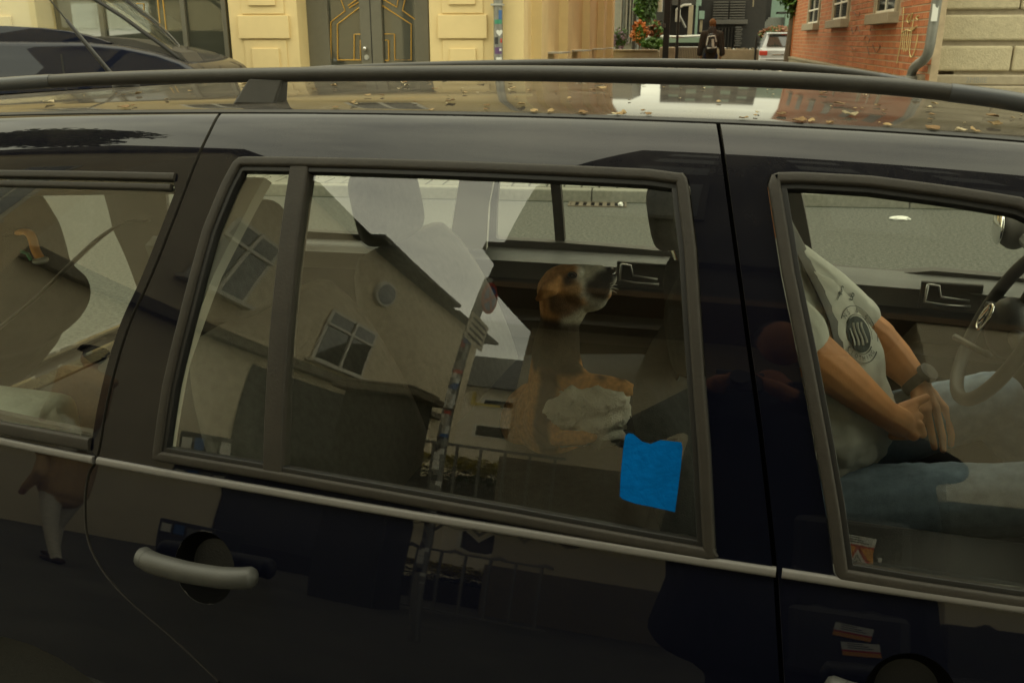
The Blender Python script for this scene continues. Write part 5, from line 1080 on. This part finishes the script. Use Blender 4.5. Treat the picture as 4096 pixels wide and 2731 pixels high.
for k in range(4): m = MB(); q = c+su*(.09-k*.06)+sn*.0045; m.prism([q+sv*.16+su*.012, q-sv*.16+su*.012, q-sv*.16-su*.012, q+sv*.16-su*.012], sn*.001); m.obj('plate_line', 'sticker_black', spt)
# small street cabinet mirrored low in the vent window
cb = RD(880, 1765, 5.2); t = thing('street_cabinet', (cb[0], cb[1], .1), 'small dark street cabinet with paper labels by the house', 'cabinet')
MB().box(cb[0]-.28, cb[0]+.28, cb[1]-.2, cb[1]+.2, .1, cb[2]+.05).obj('cabinet', 'pillar_dark', t, bevel=.02)
for k in range(4): MB().box(cb[0]-.24+k*.13, cb[0]-.14+k*.13, cb[1]+.201, cb[1]+.205, cb[2]-.18, cb[2]-.03+.02*(k % 2)).obj('paper_label', ('sticker_white', 'sticker_blue', 'metal_grey', 'sticker_white')[k], t)
# street tree over the car's rear
p, r = refl(120, 548); tcn_ = p+r*10; stt = thing('street_tree', (tcn_[0]-1.5, tcn_[1]-.2, .1), 'leafy street tree reaching over the parked station wagon', 'tree')
b = MB(); b.tube([(tcn_[0]-1.5, tcn_[1]-.2, .1), (tcn_[0]-1.4, tcn_[1]-.2, tcn_[2]-2), (tcn_[0]-.6, tcn_[1], tcn_[2]+.2)], [.2, .15, .05], 9)
for k in range(7): a = k*.9; b.tube([(tcn_[0]-1.4, tcn_[1]-.2, tcn_[2]-2+k*.2), (tcn_[0]-.5+1.6*math.cos(a), tcn_[1]+1.2*math.sin(a), tcn_[2]+.4*math.sin(k))], [.07, .012], 6)
b.obj('trunk', 'bark', stt); m = MB(); leaves(m, tuple(tcn_), (2.2, 1.3, .9), 6000, .11, seed=77, clumps=30); m.cm = 1; leaves(m, tuple(tcn_), (2.2, 1.3, .9), 4000, .10, seed=78, clumps=30); m.obj('crown', ['leaf_dark', 'leaf_green'], stt)
# passer-by in a flat cap
wb = (-3.62, -2.42, .115)
B, P = standing(wb, 1.50, math.pi/2+.15, (.52, .35, .18), (.70, .66, .56), (.40, .22, .13), (.012, .010, .009), (.05, .035, .025), .16, arms=((.20, .10), (-.05, .02)), lean=.10)
B += [('e', P(0, .03, 1.74), (.105, .105, .045), (.012, .010, .009)), ('e', P(0, .12, 1.715), (.075, .07, .016), (.012, .010, .009)), (P(0, 0, 1.30), .17, P(0, 0, 1.0), .16, (.52, .35, .18))]
figure('person', B, .014, 'passer-by in flat cap, brown sweater and grey trousers', wb)
# the photographer
pb_ = (.13, -1.30, .115)
B, P = standing(pb_, 1.80, 0, (.011, .011, .012), (.012, .012, .014), (.36, .16, .09), (.03, .02, .014), (.02, .02, .02), .03)
B = [b for b in B if b[0] == 'e' or not (len(b) == 5 and (b[4] == (.36, .16, .09)) or False)]
dk = (.011, .011, .012); sk = (.36, .16, .09); k = 1.8/1.75
B = [b for b in B if not (b[0] != 'e' and abs(b[0][0]-pb_[0]) > .15*k and b[0][2] > .85)]
for s in (-1, 1):
    shd, el, wr = (pb_[0]+s*.2, -1.30, 1.47), (pb_[0]+s*.43, -1.22, 1.25), (pb_[0]*.3+s*.12, -1.12, 1.47)
    B += [(shd, .075, el, .065, dk), (el, .062, wr, .045, dk), (wr, .036, (pb_[0]*.15+s*.07, -1.075, 1.50), .034, sk), ((pb_[0]*.15+s*.05, -1.07, 1.53), .012, (pb_[0]*.05+s*.02, -1.07, 1.555), .010, sk), (shd, .08, (pb_[0], -1.3, 1.48), .09, dk)]
B += [((pb_[0], -1.3, 1.3), .22, (pb_[0], -1.3, .75), .23, dk), ((pb_[0]-.1, -1.3, 1.3), .16, (pb_[0]-.16, -1.3, .8), .17, dk), ((pb_[0]+.1, -1.3, 1.3), .16, (pb_[0]+.2, -1.3, .75), .18, dk), ((pb_[0]+.27, -1.32, 1.28), .15, (pb_[0]+.31, -1.32, .62), .17, dk), ((pb_[0], -1.29, 1.46), .055, (pb_[0]-.03, -1.27, 1.60), .05, sk)]
figure('person', B, .014, 'photographer in dark coat raising a camera beside the car', pb_)
cmr = thing('hand_camera', (0, -1.09, 1.45), 'small black camera held up by the photographer', 'camera'); MB().box(-.065, .065, -1.105, -1.065, 1.475, 1.555).obj('camera_body', 'sticker_black', cmr, bevel=.006); MB().cyl((0, -1.066, 1.516), (0, -1.025, 1.516), .028, n=24).obj('lens', 'sticker_black', cmr)
bg_ = RYp(3430, 2180, -1.06); bag = thing('shoulder_bag', (bg_[0], -1.1, bg_[2]-.2), 'black shoulder bag with two white and orange labels', 'bag')
MB().box(bg_[0]-.16, bg_[0]+.14, -1.16, -1.07, bg_[2]-.22, bg_[2]+.10).obj('bag', 'sticker_black', bag, bevel=.03)
pmat('label_orange', (.75, .32, .05), .5)
for dx, dz, rt in ((0.0, .0, .12), (.02, -.075, -.1)):
    Mx = Matrix.Translation((bg_[0]+dx, -1.068, bg_[2]+dz)) @ Matrix.Rotation(rt, 4, 'Y'); lb = MB().box(-.045, .045, 0, .002, -.03, .03, Mx).obj('label', 'sticker_white', bag); MB().box(-.045, .045, .0021, .0028, -.03, -.012, Mx).obj('label_band', 'label_orange', lb); MB().box(-.045, .045, .0021, .0028, -.012, -.004, Mx).obj('label_band', 'sticker_red', lb)
    for k in range(3): MB().box(-.03, .03-.012*k, .0021, .0026, .004+k*.009, .007+k*.009, Mx).obj('label_line', 'sticker_black', lb)
# ================================================================== inside the car: driver, dog, towel
attrmat('skin_attr', .55, .4, bump=.25, bscale=250, bdist=.002, var=.22, vscale=14); attrmat('fur_attr', .85, .25, bump=.8, bscale=420, bdist=.003, var=.28, vscale=120)
pmat('tshirt', (.52, .52, .47), .95, var=.06, vscale=20, bump=.25, bscale=300, bdist=.002); pmat('denim', (.19, .255, .33), .9, var=.22, vscale=35, bump=.4, bscale=500, bdist=.002); pmat('print_dark', (.05, .06, .058), .9); pmat('folded_cloth', (.34, .37, .32), .95, var=.1, vscale=14, bump=.5, bscale=30, bdist=.01); pmat('belt_strap', (.05, .047, .042), .6); pmat('terry', (.80, .77, .68), .98, var=.08, vscale=60, bump=1.0, bscale=380, bdist=.006)
dv_ = thing('person', (.05, 1.22, .3), 'driver in printed grey T-shirt and jeans, hands crossed on the lap', 'person')
SK, HR = (.60, .265, .11), (.16, .07, .03)
D_ = lambda x, y, Y: tuple(atY(x, y, Y))
mb = MB(); bones = []
def cb_(a, ra, b, rb, c=SK): mb.caps(a, ra, b, rb); bones.append((np.array(a), ra, np.array(b), rb, c))
# head, neck, torso core
hx = (-.105, 1.22, 1.165); mb.ell(hx, (.098, .075, .12)); mb.ell((hx[0]-.015, 1.22, hx[2]+.03), (.10, .08, .10)); mb.ell((hx[0]+.095, 1.22, hx[2]-.005), (.018, .014, .02)); mb.ell((hx[0]+.075, 1.22, hx[2]-.065), (.03, .04, .03))
for s in (-1, 1): mb.ell((hx[0]-.01, 1.22+s*.078, hx[2]), (.022, .012, .032))
cb_((-.105, 1.22, 1.1), .055, (-.07, 1.22, 1.0), .065)
cb_((-.02, 1.12, .93), .09, (-.02, 1.32, .93), .09); cb_((.02, 1.22, .85), .13, (.06, 1.22, .6), .15)
# far arm: shoulder, elbow, wrist, hand with five fingers
LS, LE, LW = (.02, 1.41, .955), D_(3500, 1350, 1.40), D_(3672, 1535, 1.33)
cb_(LS, .06, LE, .052); cb_(LE, .050, tuple((np.array(LE)*.55+np.array(LW)*.45)), .046); cb_(tuple((np.array(LE)*.55+np.array(LW)*.45)), .046, LW, .031)
kn = [D_(3708, 1645, 1.245), D_(3742, 1630, 1.268), D_(3778, 1634, 1.292), D_(3806, 1655, 1.316)]
for q in kn: cb_(LW, .022, q, .0115)
tips = [(D_(3728, 1742, 1.222), D_(3738, 1790, 1.215)), (D_(3770, 1748, 1.245), D_(3772, 1800, 1.236)), (D_(3806, 1738, 1.272), D_(3804, 1778, 1.262)), (D_(3832, 1705, 1.325), D_(3850, 1742, 1.33))]
for q, (a, b), r in zip(kn, tips, (.0088, .0092, .0086, .0074)): cb_(q, r*1.12, a, r); cb_(a, r, b, r*.86)
cb_(LW, .02, D_(3668, 1640, 1.25), .012); cb_(D_(3668, 1640, 1.25), .012, D_(3690, 1690, 1.235), .010)
# near arm and fist
RS, RE, RW_ = (-.03, 1.02, .955), D_(3230, 1400, .99), D_(3535, 1650, 1.07)
cb_(RS, .062, RE, .055); cb_(RE, .054, tuple(np.array(RE)*.6+np.array(RW_)*.4), .049); cb_(tuple(np.array(RE)*.6+np.array(RW_)*.4), .049, RW_, .033)
FC = D_(3600, 1690, 1.10); cb_(RW_, .032, FC, .033)
kk_ = [D_(3655, 1632, 1.135), D_(3672, 1668, 1.12), D_(3672, 1708, 1.105), D_(3655, 1742, 1.09)]
for q in kk_: cb_(FC, .027, q, .0125)
for q, e in zip(kk_, ((-.004, .035, -.012), (-.006, .035, -.014), (-.008, .034, -.014), (-.01, .03, -.012))): cb_(q, .0122, tuple(np.array(q)+np.array(e)), .0108); cb_(tuple(np.array(q)+np.array(e)), .012, tuple(np.array(q)+np.array(e)+np.array((-.03, .0, -.006))), .0105)
cb_(D_(3690, 1735, 1.10), .0105, D_(3678, 1700, 1.10), .011); cb_(D_(3600, 1640, 1.12), .016, D_(3655, 1612, 1.145), .012); cb_(D_(3655, 1612, 1.145), .012, D_(3705, 1590, 1.165), .0095)
me = blob('body', mb, .0034, 3); V = coords(me); C = np.tile(np.array(SK), (len(V), 1)); hair = (V[:, 2] > 1.20) & (V[:, 0] < -.07) | (V[:, 2] > 1.245); C[hair] = HR
setcol(me, C); me.materials.append(MATS['skin_attr']); put('body', me, dv_)
# shirt
mb = MB(); mb.ell((.035, 1.22, .845), (.165, .205, .16)); mb.ell((.115, 1.22, .655), (.18, .205, .19)); mb.ell((.085, 1.22, .77), (.178, .195, .17)); mb.caps((-.03, 1.09, .955), .085, (-.03, 1.35, .955), .085)
mb.caps(LS, .080, tuple(np.array(LS)*.30+np.array(LE)*.70), .074); mb.caps(RS, .082, tuple(np.array(RS)*.35+np.array(RE)*.65), .078); mb.caps((-.04, 1.22, .97), .085, (-.045, 1.22, 1.02), .070)
sm_ = blob('t_shirt', mb, .006, 6)
for v in sm_.vertices:
    c = v.co; f = noise.noise(Vector((c.x*9, c.y*9, c.z*5)))*.008+abs(noise.noise(Vector((c.x*16+c.z*14, c.y*14, c.z*16))))*.018*(1 if c.z < .72 or c.y > 1.33 else .4); v.co = c+(c-Vector((.03, 1.22, c.z))).normalized()*f
sm_.materials.append(MATS['tshirt']); shirt = put('t_shirt', sm_, dv_)
bvh = BVHTree.FromPolygons([v.co.copy() for v in sm_.vertices], [tuple(p.vertices) for p in sm_.polygons])
def onshirt(px, py, lift=.0025):
    d = Vector(rayd(px, py)); h = bvh.ray_cast(Vector(CAMP), d)
    return None if h[0] is None else h[0]+h[1]*lift
# jeans
mb = MB(); KL, KR = (.53, 1.37, .665), (.60, 1.05, .575)
mb.ell((.03, 1.22, .46), (.17, .20, .12))
for hp__, kn_, an_ in (((.05, 1.32, .48), KL, (.80, 1.36, .38)), ((.05, 1.10, .44), KR, (.80, 1.1, .36))): mb.caps(hp__, .105, kn_, .080); mb.caps(kn_, .078, an_, .058)
jm = blob('jeans', mb, .007, 5)
for v in jm.vertices: c = v.co; v.co = c+Vector((0, 0, 1))*noise.noise(c*14)*.006+Vector((0, 0, 1))*abs(noise.noise(Vector((c.x*30, c.y*18, c.z*12))))*.005
jm.materials.append(MATS['denim']); put('jeans', jm, dv_)
# shoes, watch
for y in (1.10, 1.36): MB().ell((.86, y, .32), (.13, .045, .045)).obj('shoe', 'sticker_black', dv_, smooth=True)
wt = thing('wristwatch', LW, 'chunky black wristwatch on the driver', 'watch'); ad = (Vector(LW)-Vector(LE)).normalized(); wc_ = Vector(LW)-ad*.004
uu = ad.orthogonal().normalized(); vv = ad.cross(uu); ringp = [wc_+(uu*math.cos(a)+vv*math.sin(a))*.0345 for a in np.linspace(0, 2*math.pi, 29)]
m = MB(); nn_ = 28
for i in range(nn_):
    pass
vs = []; 
for i in range(nn_):
    d = uu*math.cos(2*math.pi*i/nn_)+vv*math.sin(2*math.pi*i/nn_)
    for t_, r_ in ((-.012, .0335), (-.012, .0375), (.012, .0375), (.012, .0335)): vs.append(tuple(wc_+ad*t_+d*r_))
m.add(vs, [(i*4+j, i*4+(j+1) % 4, ((i+1) % nn_)*4+(j+1) % 4, ((i+1) % nn_)*4+j) for i in range(nn_) for j in range(4)]); m.obj('strap', 'sticker_black', wt)
wd_ = (Vector((.45, -.35, .75))-ad*Vector((.45, -.35, .75)).dot(ad)).normalized(); MB().cyl(wc_+wd_*.034, wc_+wd_*.048, .0255, .024, 24).obj('case', 'sticker_black', wt, smooth=True, angle=40); MB().cyl(wc_+wd_*.0481, wc_+wd_*.0488, .019, .019, 24).obj('dial', 'trim_dark', wt)
# printed badge on the shirt
def ribbon(pts, wd, mat, nm, par, lift=.003, closed=False):
    P = [onshirt(*p, lift) for p in pts]; P = [p for p in P if p is not None]
    if len(P) < 2: return None
    m = MB(); m.tube(P, wd, 6, True, .35); return m.obj(nm, mat, par)
bc = (3432, 1338)
def bpt(r, a): return (bc[0]+r*.66*math.cos(a)+r*.10*math.sin(a), bc[1]+r*math.sin(a)+r*.16*math.cos(a))
def shirtpoly(pts, mat, nm, lift):
    P = [onshirt(*p, lift) for p in pts]; P = [p for p in P if p is not None]
    if len(P) < 4: return
    c = onshirt(sum(p[0] for p in pts)/len(pts), sum(p[1] for p in pts)/len(pts), lift); m = MB(); m.add([tuple(c)]+[tuple(p) for p in P], [(0, i+1, (i+1) % len(P)+1) for i in range(len(P))]); m.obj(nm, mat, shirt)
vsd, fsd = [tuple(onshirt(*bc, .002) or (0, 0, 0))], []
if bvh and onshirt(*bc):
    ok = True; K, nA = 5, 30
    for k in range(1, K+1):
        for i in range(nA):
            p = onshirt(*bpt(72*k/K, 2*math.pi*i/nA), .002); ok &= p is not None; vsd.append(tuple(p) if p is not None else vsd[0])
    fsd = [(0, 1+i, 1+(i+1) % nA) for i in range(nA)]+[(1+(k-1)*nA+i, 1+k*nA+i, 1+k*nA+(i+1) % nA, 1+(k-1)*nA+(i+1) % nA) for k in range(1, K) for i in range(nA)]
    if ok: MB().add(vsd, fsd).obj('printed_disc', 'print_dark', shirt)
    for x0 in (-.62, -.28, .06, .4): ribbon([(bc[0]+72*.66*(x0+.12*math.sin(t*3)+t*.22), bc[1]+72*.85*t) for t in np.linspace(-.75, .75, 9) if (x0+t*.3)**2+t*t < .86], .0028, 'tshirt', 'print_stripe', shirt, .004)
    for r in (78, 112): ribbon([bpt(r, a) for a in np.linspace(-2.7, .1, 16)], .0012, 'print_dark', 'print_line', shirt); ribbon([bpt(r, a) for a in np.linspace(.5, 2.4, 14)], .0012, 'print_dark', 'print_line', shirt)
    def glyph(ch, pos, ang, size):
        cu = bpy.data.curves.new('g', 'FONT'); cu.body = ch; cu.size = 1; cu.align_x = 'CENTER'; cu.align_y = 'CENTER'; ot = bpy.data.objects.new('g', cu); COL.objects.link(ot); dg_ = bpy.context.evaluated_depsgraph_get(); tm = bpy.data.meshes.new_from_object(ot.evaluated_get(dg_)); bpy.data.objects.remove(ot)
        vs = []; okk = True
        for v in tm.vertices:
            x, y = v.co.x*size*.75, -v.co.y*size; X, Y_ = x*math.cos(ang)-y*math.sin(ang), x*math.sin(ang)+y*math.cos(ang); p = onshirt(pos[0]+X*.8, pos[1]+Y_, .0025)
            if p is None: okk = False; break
            vs.append(p)
        if okk:
            for v, p in zip(tm.vertices, vs): v.co = p
            tm.materials.clear(); tm.materials.append(MATS['print_dark']); put('print_letter', tm, shirt)
        else: bpy.data.meshes.remove(tm)
    for i, ch in enumerate('NS & SIN'):
        a = -2.45+i*.30
        if ch != ' ': glyph(ch, bpt(95, a), a+math.pi/2, 30)
    for i, ch in enumerate('CLOTHING'): a = 2.35-i*.24; glyph(ch, bpt(95, a), a-math.pi/2, 26)
    for ch, p, a in (('S', (3362, 1162), .5), ('T', (3352, 1190), .5), ('B', (3405, 1190), .6)): glyph(ch, p, a, 48)
# seat belt over the shirt
bp = [onshirt(*p, .004) for p in ((3190, 985), (3215, 1040), (3245, 1100), (3275, 1160), (3305, 1225), (3330, 1290), (3350, 1370), (3362, 1450))]
bp = [p for p in bp if p is not None]
if len(bp) > 3: MB().tube([Vector(bp[0])+Vector((-.06, .05, .09))]+bp, .024, 8, True, .08).obj('driver_belt', 'belt_strap', car, smooth=True)
# ------------------------------------------------------------------ dog
Dq = lambda x, y, dy=0: tuple(atY(x, y, .80+dy))
dog = thing('dog', (Dq(2220, 1740)), 'tan and white dog sitting on the rear seat, nose raised', 'dog')
TAN, WHT, BLK, DKB = (.62, .31, .115), (.78, .75, .67), (.012, .011, .010), (.10, .045, .018)
mb = MB()
mb.ell(Dq(2262, 1138), (.052, .044, .041)); mb.ell(Dq(2238, 1165), (.048, .044, .045)); mb.caps(Dq(2305, 1122), .035, Dq(2395, 1113), .0275); mb.caps(Dq(2395, 1113), .0275, Dq(2424, 1112), .0225); mb.caps(Dq(2290, 1180), .035, Dq(2412, 1170), .0185); mb.ell(Dq(2335, 1195), (.05, .026, .028))
for s in (-1, 1): mb.ell(Dq(2296, 1088, s*.021), (.020, .014, .013)); mb.ell(Dq(2300, 1165, s*.026), (.03, .018, .03))
mb.ell(Dq(2437, 1094), (.014, .017, .013))
mb.ell(Dq(2385, 1145, -.014), (.032, .014, .024)); mb.ell(Dq(2385, 1145, .014), (.032, .014, .024))
mb.caps(Dq(2245, 1195), .047, Dq(2238, 1300), .040); mb.caps(Dq(2310, 1210), .028, Dq(2262, 1265), .036); mb.caps(Dq(2238, 1300), .042, Dq(2224, 1400), .052); mb.ell(Dq(2222, 1450), (.052, .066, .10)); mb.caps(Dq(2224, 1440), .054, Dq(2228, 1545), .066); mb.ell(Dq(2224, 1595), (.068, .085, .085)); mb.ell(Dq(2215, 1660, .02), (.085, .10, .09)); mb.ell(Dq(2160, 1680, .10), (.09, .11, .09))
FL = -.055
mb.caps(Dq(2270, 1500, FL+.02), .036, Dq(2330, 1545, FL), .030); mb.caps(Dq(2330, 1545, FL), .030, Dq(2440, 1545, FL), .022); mb.caps(Dq(2440, 1545, FL), .021, Dq(2490, 1552, FL), .019); mb.ell(Dq(2505, 1556, FL), (.022, .02, .014))
mb.caps(Dq(2280, 1500, .05), .034, Dq(2350, 1600, .06), .026); mb.caps(Dq(2350, 1600, .06), .024, Dq(2400, 1720, .06), .02)
mb.ell(Dq(2195, 1680, -.06), (.055, .045, .06)); mb.caps(Dq(2180, 1690, -.10), .022, Dq(2225, 1750, -.125), .018); mb.caps(Dq(2225, 1750, -.125), .017, Dq(2330, 1752, -.125), .015); mb.ell(Dq(2348, 1745, -.125), (.022, .016, .013))
for s in (-1, 1):
    a, b, c_ = Vector(Dq(2228, 1118, s*.042)), Vector(Dq(2190, 1150, s*.055)), Vector(Dq(2152, 1196, s*.055))
    mb.caps(a, .011, b, .014); mb.caps(b, .014, c_, .006); mb.caps(Vector(Dq(2212, 1165, s*.053)), .010, c_, .006)
me = blob('body', mb, .0036, 3); V = coords(me); pr = lambda x, y: np.array(atY(x, y, .80))
d = V-CAMP; zc = d@FW; PX = 2048+FPX*(d@RT)/zc; PY = 1365.5-FPX*(d@UP)/zc
C = np.tile(np.array(TAN), (len(V), 1)); nz_ = np.array([noise.noise(Vector(v)*40) for v in V])
X_, Z_ = V[:, 0], V[:, 2]
def dist(x, y): q = pr(x, y); return np.hypot(X_-q[0], Z_-q[2])
C[(dist(2395, 1105) < .040+nz_*.006) & (Z_ > pr(2400, 1200)[2])] = WHT
C[(dist(2350, 1100) < .030+nz_*.004) & (abs(V[:, 1]-.80) < .016)] = WHT
neck_shade = (Z_ < pr(2300, 1255)[2]+nz_*.012) & (Z_ > pr(2300, 1450)[2]+nz_*.015); C[neck_shade] = (.05, .038, .027)  # neck coloured near black, the dimness inside the car painted in
torso_shade = (Z_ < pr(2300, 1440)[2]+nz_*.01) & (X_ < pr(2262, 1500)[0]+nz_*.006) & (X_ > pr(2185, 1500)[0]); C[torso_shade] = (.08, .05, .03)  # torso darkened too, its shade put into the fur colour
C[(Z_ < pr(2300, 1205)[2]) & (Z_ > pr(2300, 1285)[2]+nz_*.01) & (X_ > pr(2262, 1250)[0]+nz_*.008)] = (.46, .42, .33)
C[dist(2395, 1185) < .022] = (.42, .40, .34)
C[(dist(2412, 1138) < .030+nz_*.005) & (abs(V[:, 1]-.80) > .010)] = (.05, .042, .033)
C[(dist(2312, 1135) < .016+nz_*.004)] = (.60, .36, .18)
C[(dist(2290, 1100) < .0125)] = (.05, .028, .016)
C[(dist(2275, 1190) < .034+nz_*.008) & (Z_ < pr(2275, 1160)[2]+nz_*.006)] = (.15, .085, .045)  # shadow on the lower cheek painted as darker fur
C[dist(2438, 1096) < .0165] = BLK
C[(dist(2345, 1750) < .03) & (V[:, 1] < .72)] = WHT
C[(X_ < pr(2200, 1150)[0]) & (abs(V[:, 1]-.80) > .035) & (Z_ > .95)] = (.30, .12, .035)
ed = np.empty(len(me.edges)*2, int); me.edges.foreach_get('vertices', ed); ed = ed.reshape(-1, 2); deg = np.bincount(ed.ravel(), minlength=len(V))[:, None]+1e-9
for _ in range(7):
    A_ = np.zeros_like(C); np.add.at(A_, ed[:, 0], C[ed[:, 1]]); np.add.at(A_, ed[:, 1], C[ed[:, 0]]); C = C*.4+A_/deg*.6
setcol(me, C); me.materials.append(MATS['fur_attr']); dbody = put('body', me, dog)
pmat('eye_dark', (.012, .008, .006), .05, spec=.8)
for s in (-1, 1):
    e = MB(); e.ell(Dq(2290, 1100, s*.0315), (.0068, .0048, .0052)); e.obj('eye', 'eye_dark', dog, smooth=True); e = MB(); P = [Vector(Dq(2290, 1100, s*.033))+Vector((.0082*math.cos(a), s*.0006, .0058*math.sin(a))) for a in np.linspace(0, 2*math.pi, 17)]; e.tube(P, .0016, 6, False); e.obj('eyelid', 'eye_dark', dog, smooth=True)
nm_ = MB(); nm_.ell(Dq(2442, 1093), (.0125, .0155, .0115)); nm_.obj('nose', 'eye_dark', dog, smooth=True)
for i, (x, y, x2, y2) in enumerate(((2432, 1138, 2462, 1128), (2430, 1145, 2470, 1140), (2428, 1152, 2474, 1158), (2426, 1160, 2468, 1172))):
    for s in (-1, 1): m = MB(); a, b = Vector(Dq(x, y, s*.014)), Vector(Dq(x2, y2, s*.03)); m.tube([a, (a+b)/2+Vector((.002, s*.003, .002)), b], [.0006, .0005, .0003], 4); m.obj('whisker', 'sticker_white', dog)
m = MB(); m.tube([Vector(Dq(2415, 1185, dy)) for dy in (-.014, 0, .014)], .005, 6); m.obj('lip', 'eye_dark', dog)
# towel under the paw
mb = MB(); rnd = random.Random(12)
for x, y, dy, r in ((2260, 1660, -.06, (.05, .05, .055)), (2320, 1630, -.07, (.055, .05, .05)), (2390, 1610, -.07, (.05, .05, .035)), (2440, 1600, -.06, (.04, .05, .03)), (2370, 1680, -.08, (.06, .045, .045)), (2430, 1680, -.08, (.035, .04, .045)), (2300, 1710, -.07, (.055, .045, .03)), (2470, 1640, -.06, (.02, .04, .045)), (2400, 1730, -.08, (.03, .035, .025)), (2440, 1720, -.085, (.03, .03, .03))): mb.ell(Dq(x, y, dy), r)
tm_ = blob('towel', mb, .0042, 3)
for v in tm_.vertices:
    c = v.co; n1 = abs(noise.noise(Vector((c.x*9+c.z*13, c.y*12, c.z*24-c.x*16)))); n2 = abs(noise.noise(Vector((c.x*30+5, c.y*26, c.z*30)))); v.co = c+v.normal*((.30-n1)*.040+(.25-n2)*.009-.002)
tm_.materials.append(MATS['terry']); put('towel', tm_, None, 'crumpled off-white terry towel under the dog\'s paw', 'towel')
# orange strap bundle in the load bay
t = thing('tow_strap', D_(110, 1010, .5), 'orange strap loop in the load bay behind the cargo glass', 'strap'); m = MB(); m.tube(chaikin([D_(*p, .5) for p in ((75, 930), (110, 925), (130, 950), (140, 1000), (165, 1040))], 2, False), .012, 8, True, .5); m.obj('strap', 'label_orange', t, smooth=True); MB().ell(D_(162, 1042, .5), (.012, .02, .008)).obj('buckle', 'metal_pale', t, smooth=True)
m = MB(); m.tube([D_(*p, .5) for p in ((85, 1005), (110, 1015), (125, 1040))], .004, 6); m.obj('cord', 'sticker_green', t)
q0_, q1_ = D_(-160, 1600, .34), D_(235, 1605, .30); MB().box(q0_[0]-.3, q1_[0], .13, .36, .62, q1_[2]).obj('folded_sheet', 'folded_cloth', None, bevel=.03, seg=4, smooth=True, label='pale folded sheet lying just inside the cargo glass', cat='sheet')
bx_ = thing('load_bag', D_(80, 1150, .6), 'dark soft bag standing in the load bay', 'bag'); m = MB(); m.ell(D_(-60, 1080, .6), (.13, .22, .24)); m.ell(D_(60, 1230, .6), (.10, .22, .10)); m.ell(D_(-200, 1200, .7), (.25, .3, .25)); mm_ = blob('bag', m, .015, 4); mm_.materials.append(MATS['seat_fabric']); put('bag', mm_, bx_)
# ================================================================== small things on the car
pmat('blue_tape', (.0, .112, .40), .9, spec=.05, var=.14, vscale=45, bump=.4, bscale=160, bdist=.003); pmat('petal', (.36, .25, .12), .9, var=.25, vscale=60)
tape = [xs(*p) for p in ((2498, 1742), (2512, 1734), (2530, 1738), (2545, 1750), (2565, 1768), (2600, 1778), (2618, 1770), (2640, 1762), (2700, 1768), (2730, 1772), (2722, 1870), (2708, 1980), (2698, 2052), (2660, 2043), (2600, 2030), (2540, 2018), (2488, 2000), (2476, 1988), (2480, 1900), (2490, 1800))]
panel('tape_sheet', tape, [], 'blue_tape', None, off=-.0058, thick=.0009, step=.02, bstep=.008, label='bright blue tape sheet with torn edge on the rear window', cat='tape')
pmesh = []
pmat('petal_pale', (.50, .42, .27), .9, var=.2, vscale=60); pmat('petal_brown', (.20, .12, .05), .9, var=.3, vscale=60)
for s in range(8):
    rnd = random.Random(s); vs = [(0, 0, .001)]; n = 8; el_ = rnd.uniform(.35, 1.0)
    for i in range(n): a = 2*math.pi*i/n; r = rnd.uniform(.6, 1.1); vs.append((.0085*r*math.cos(a), .0085*el_*r*math.sin(a), .0006+.0030*rnd.random()))
    vs += [(x, y, z+.0008) for x, y, z in vs]; k = n+1
    m = MB(); m.add(vs, [(0, 1+(i+1) % n, 1+i) for i in range(n)]+[(k, k+1+i, k+1+(i+1) % n) for i in range(n)]+[(1+i, 1+(i+1) % n, k+1+(i+1) % n, k+1+i) for i in range(n)]); pmesh.append(m.mesh('fallen_petal', ('petal', 'petal_pale', 'petal_brown', 'petal')[s % 4]))
rnd = random.Random(21)
def petal(x, s, sc, label='small tan blossom scrap lying on the dark car roof', gr='blossom scraps on the car roof'):
    p, n = surf(x, s, .0012); o = put('fallen_petal', rnd.choice(pmesh), None, label, 'petal', gr, loc=tuple(p)); q = Vector(n).to_track_quat('Z', 'Y'); o.rotation_euler = (q.to_matrix().to_4x4() @ Matrix.Rotation(rnd.uniform(0, 6.3), 4, 'Z')).to_euler(); o.scale = (sc, sc, sc)
for k in range(110):
    x = -1.35+1.75*rnd.random()**.62; petal(x, .575+.5*rnd.random()**1.6, rnd.choice((.3, .45, .6, .8, 1.0, 1.3)))
for k in range(26): petal(-.5+.85*rnd.random()**.7, .567+rnd.uniform(0, .006), rnd.uniform(.5, 1.1))
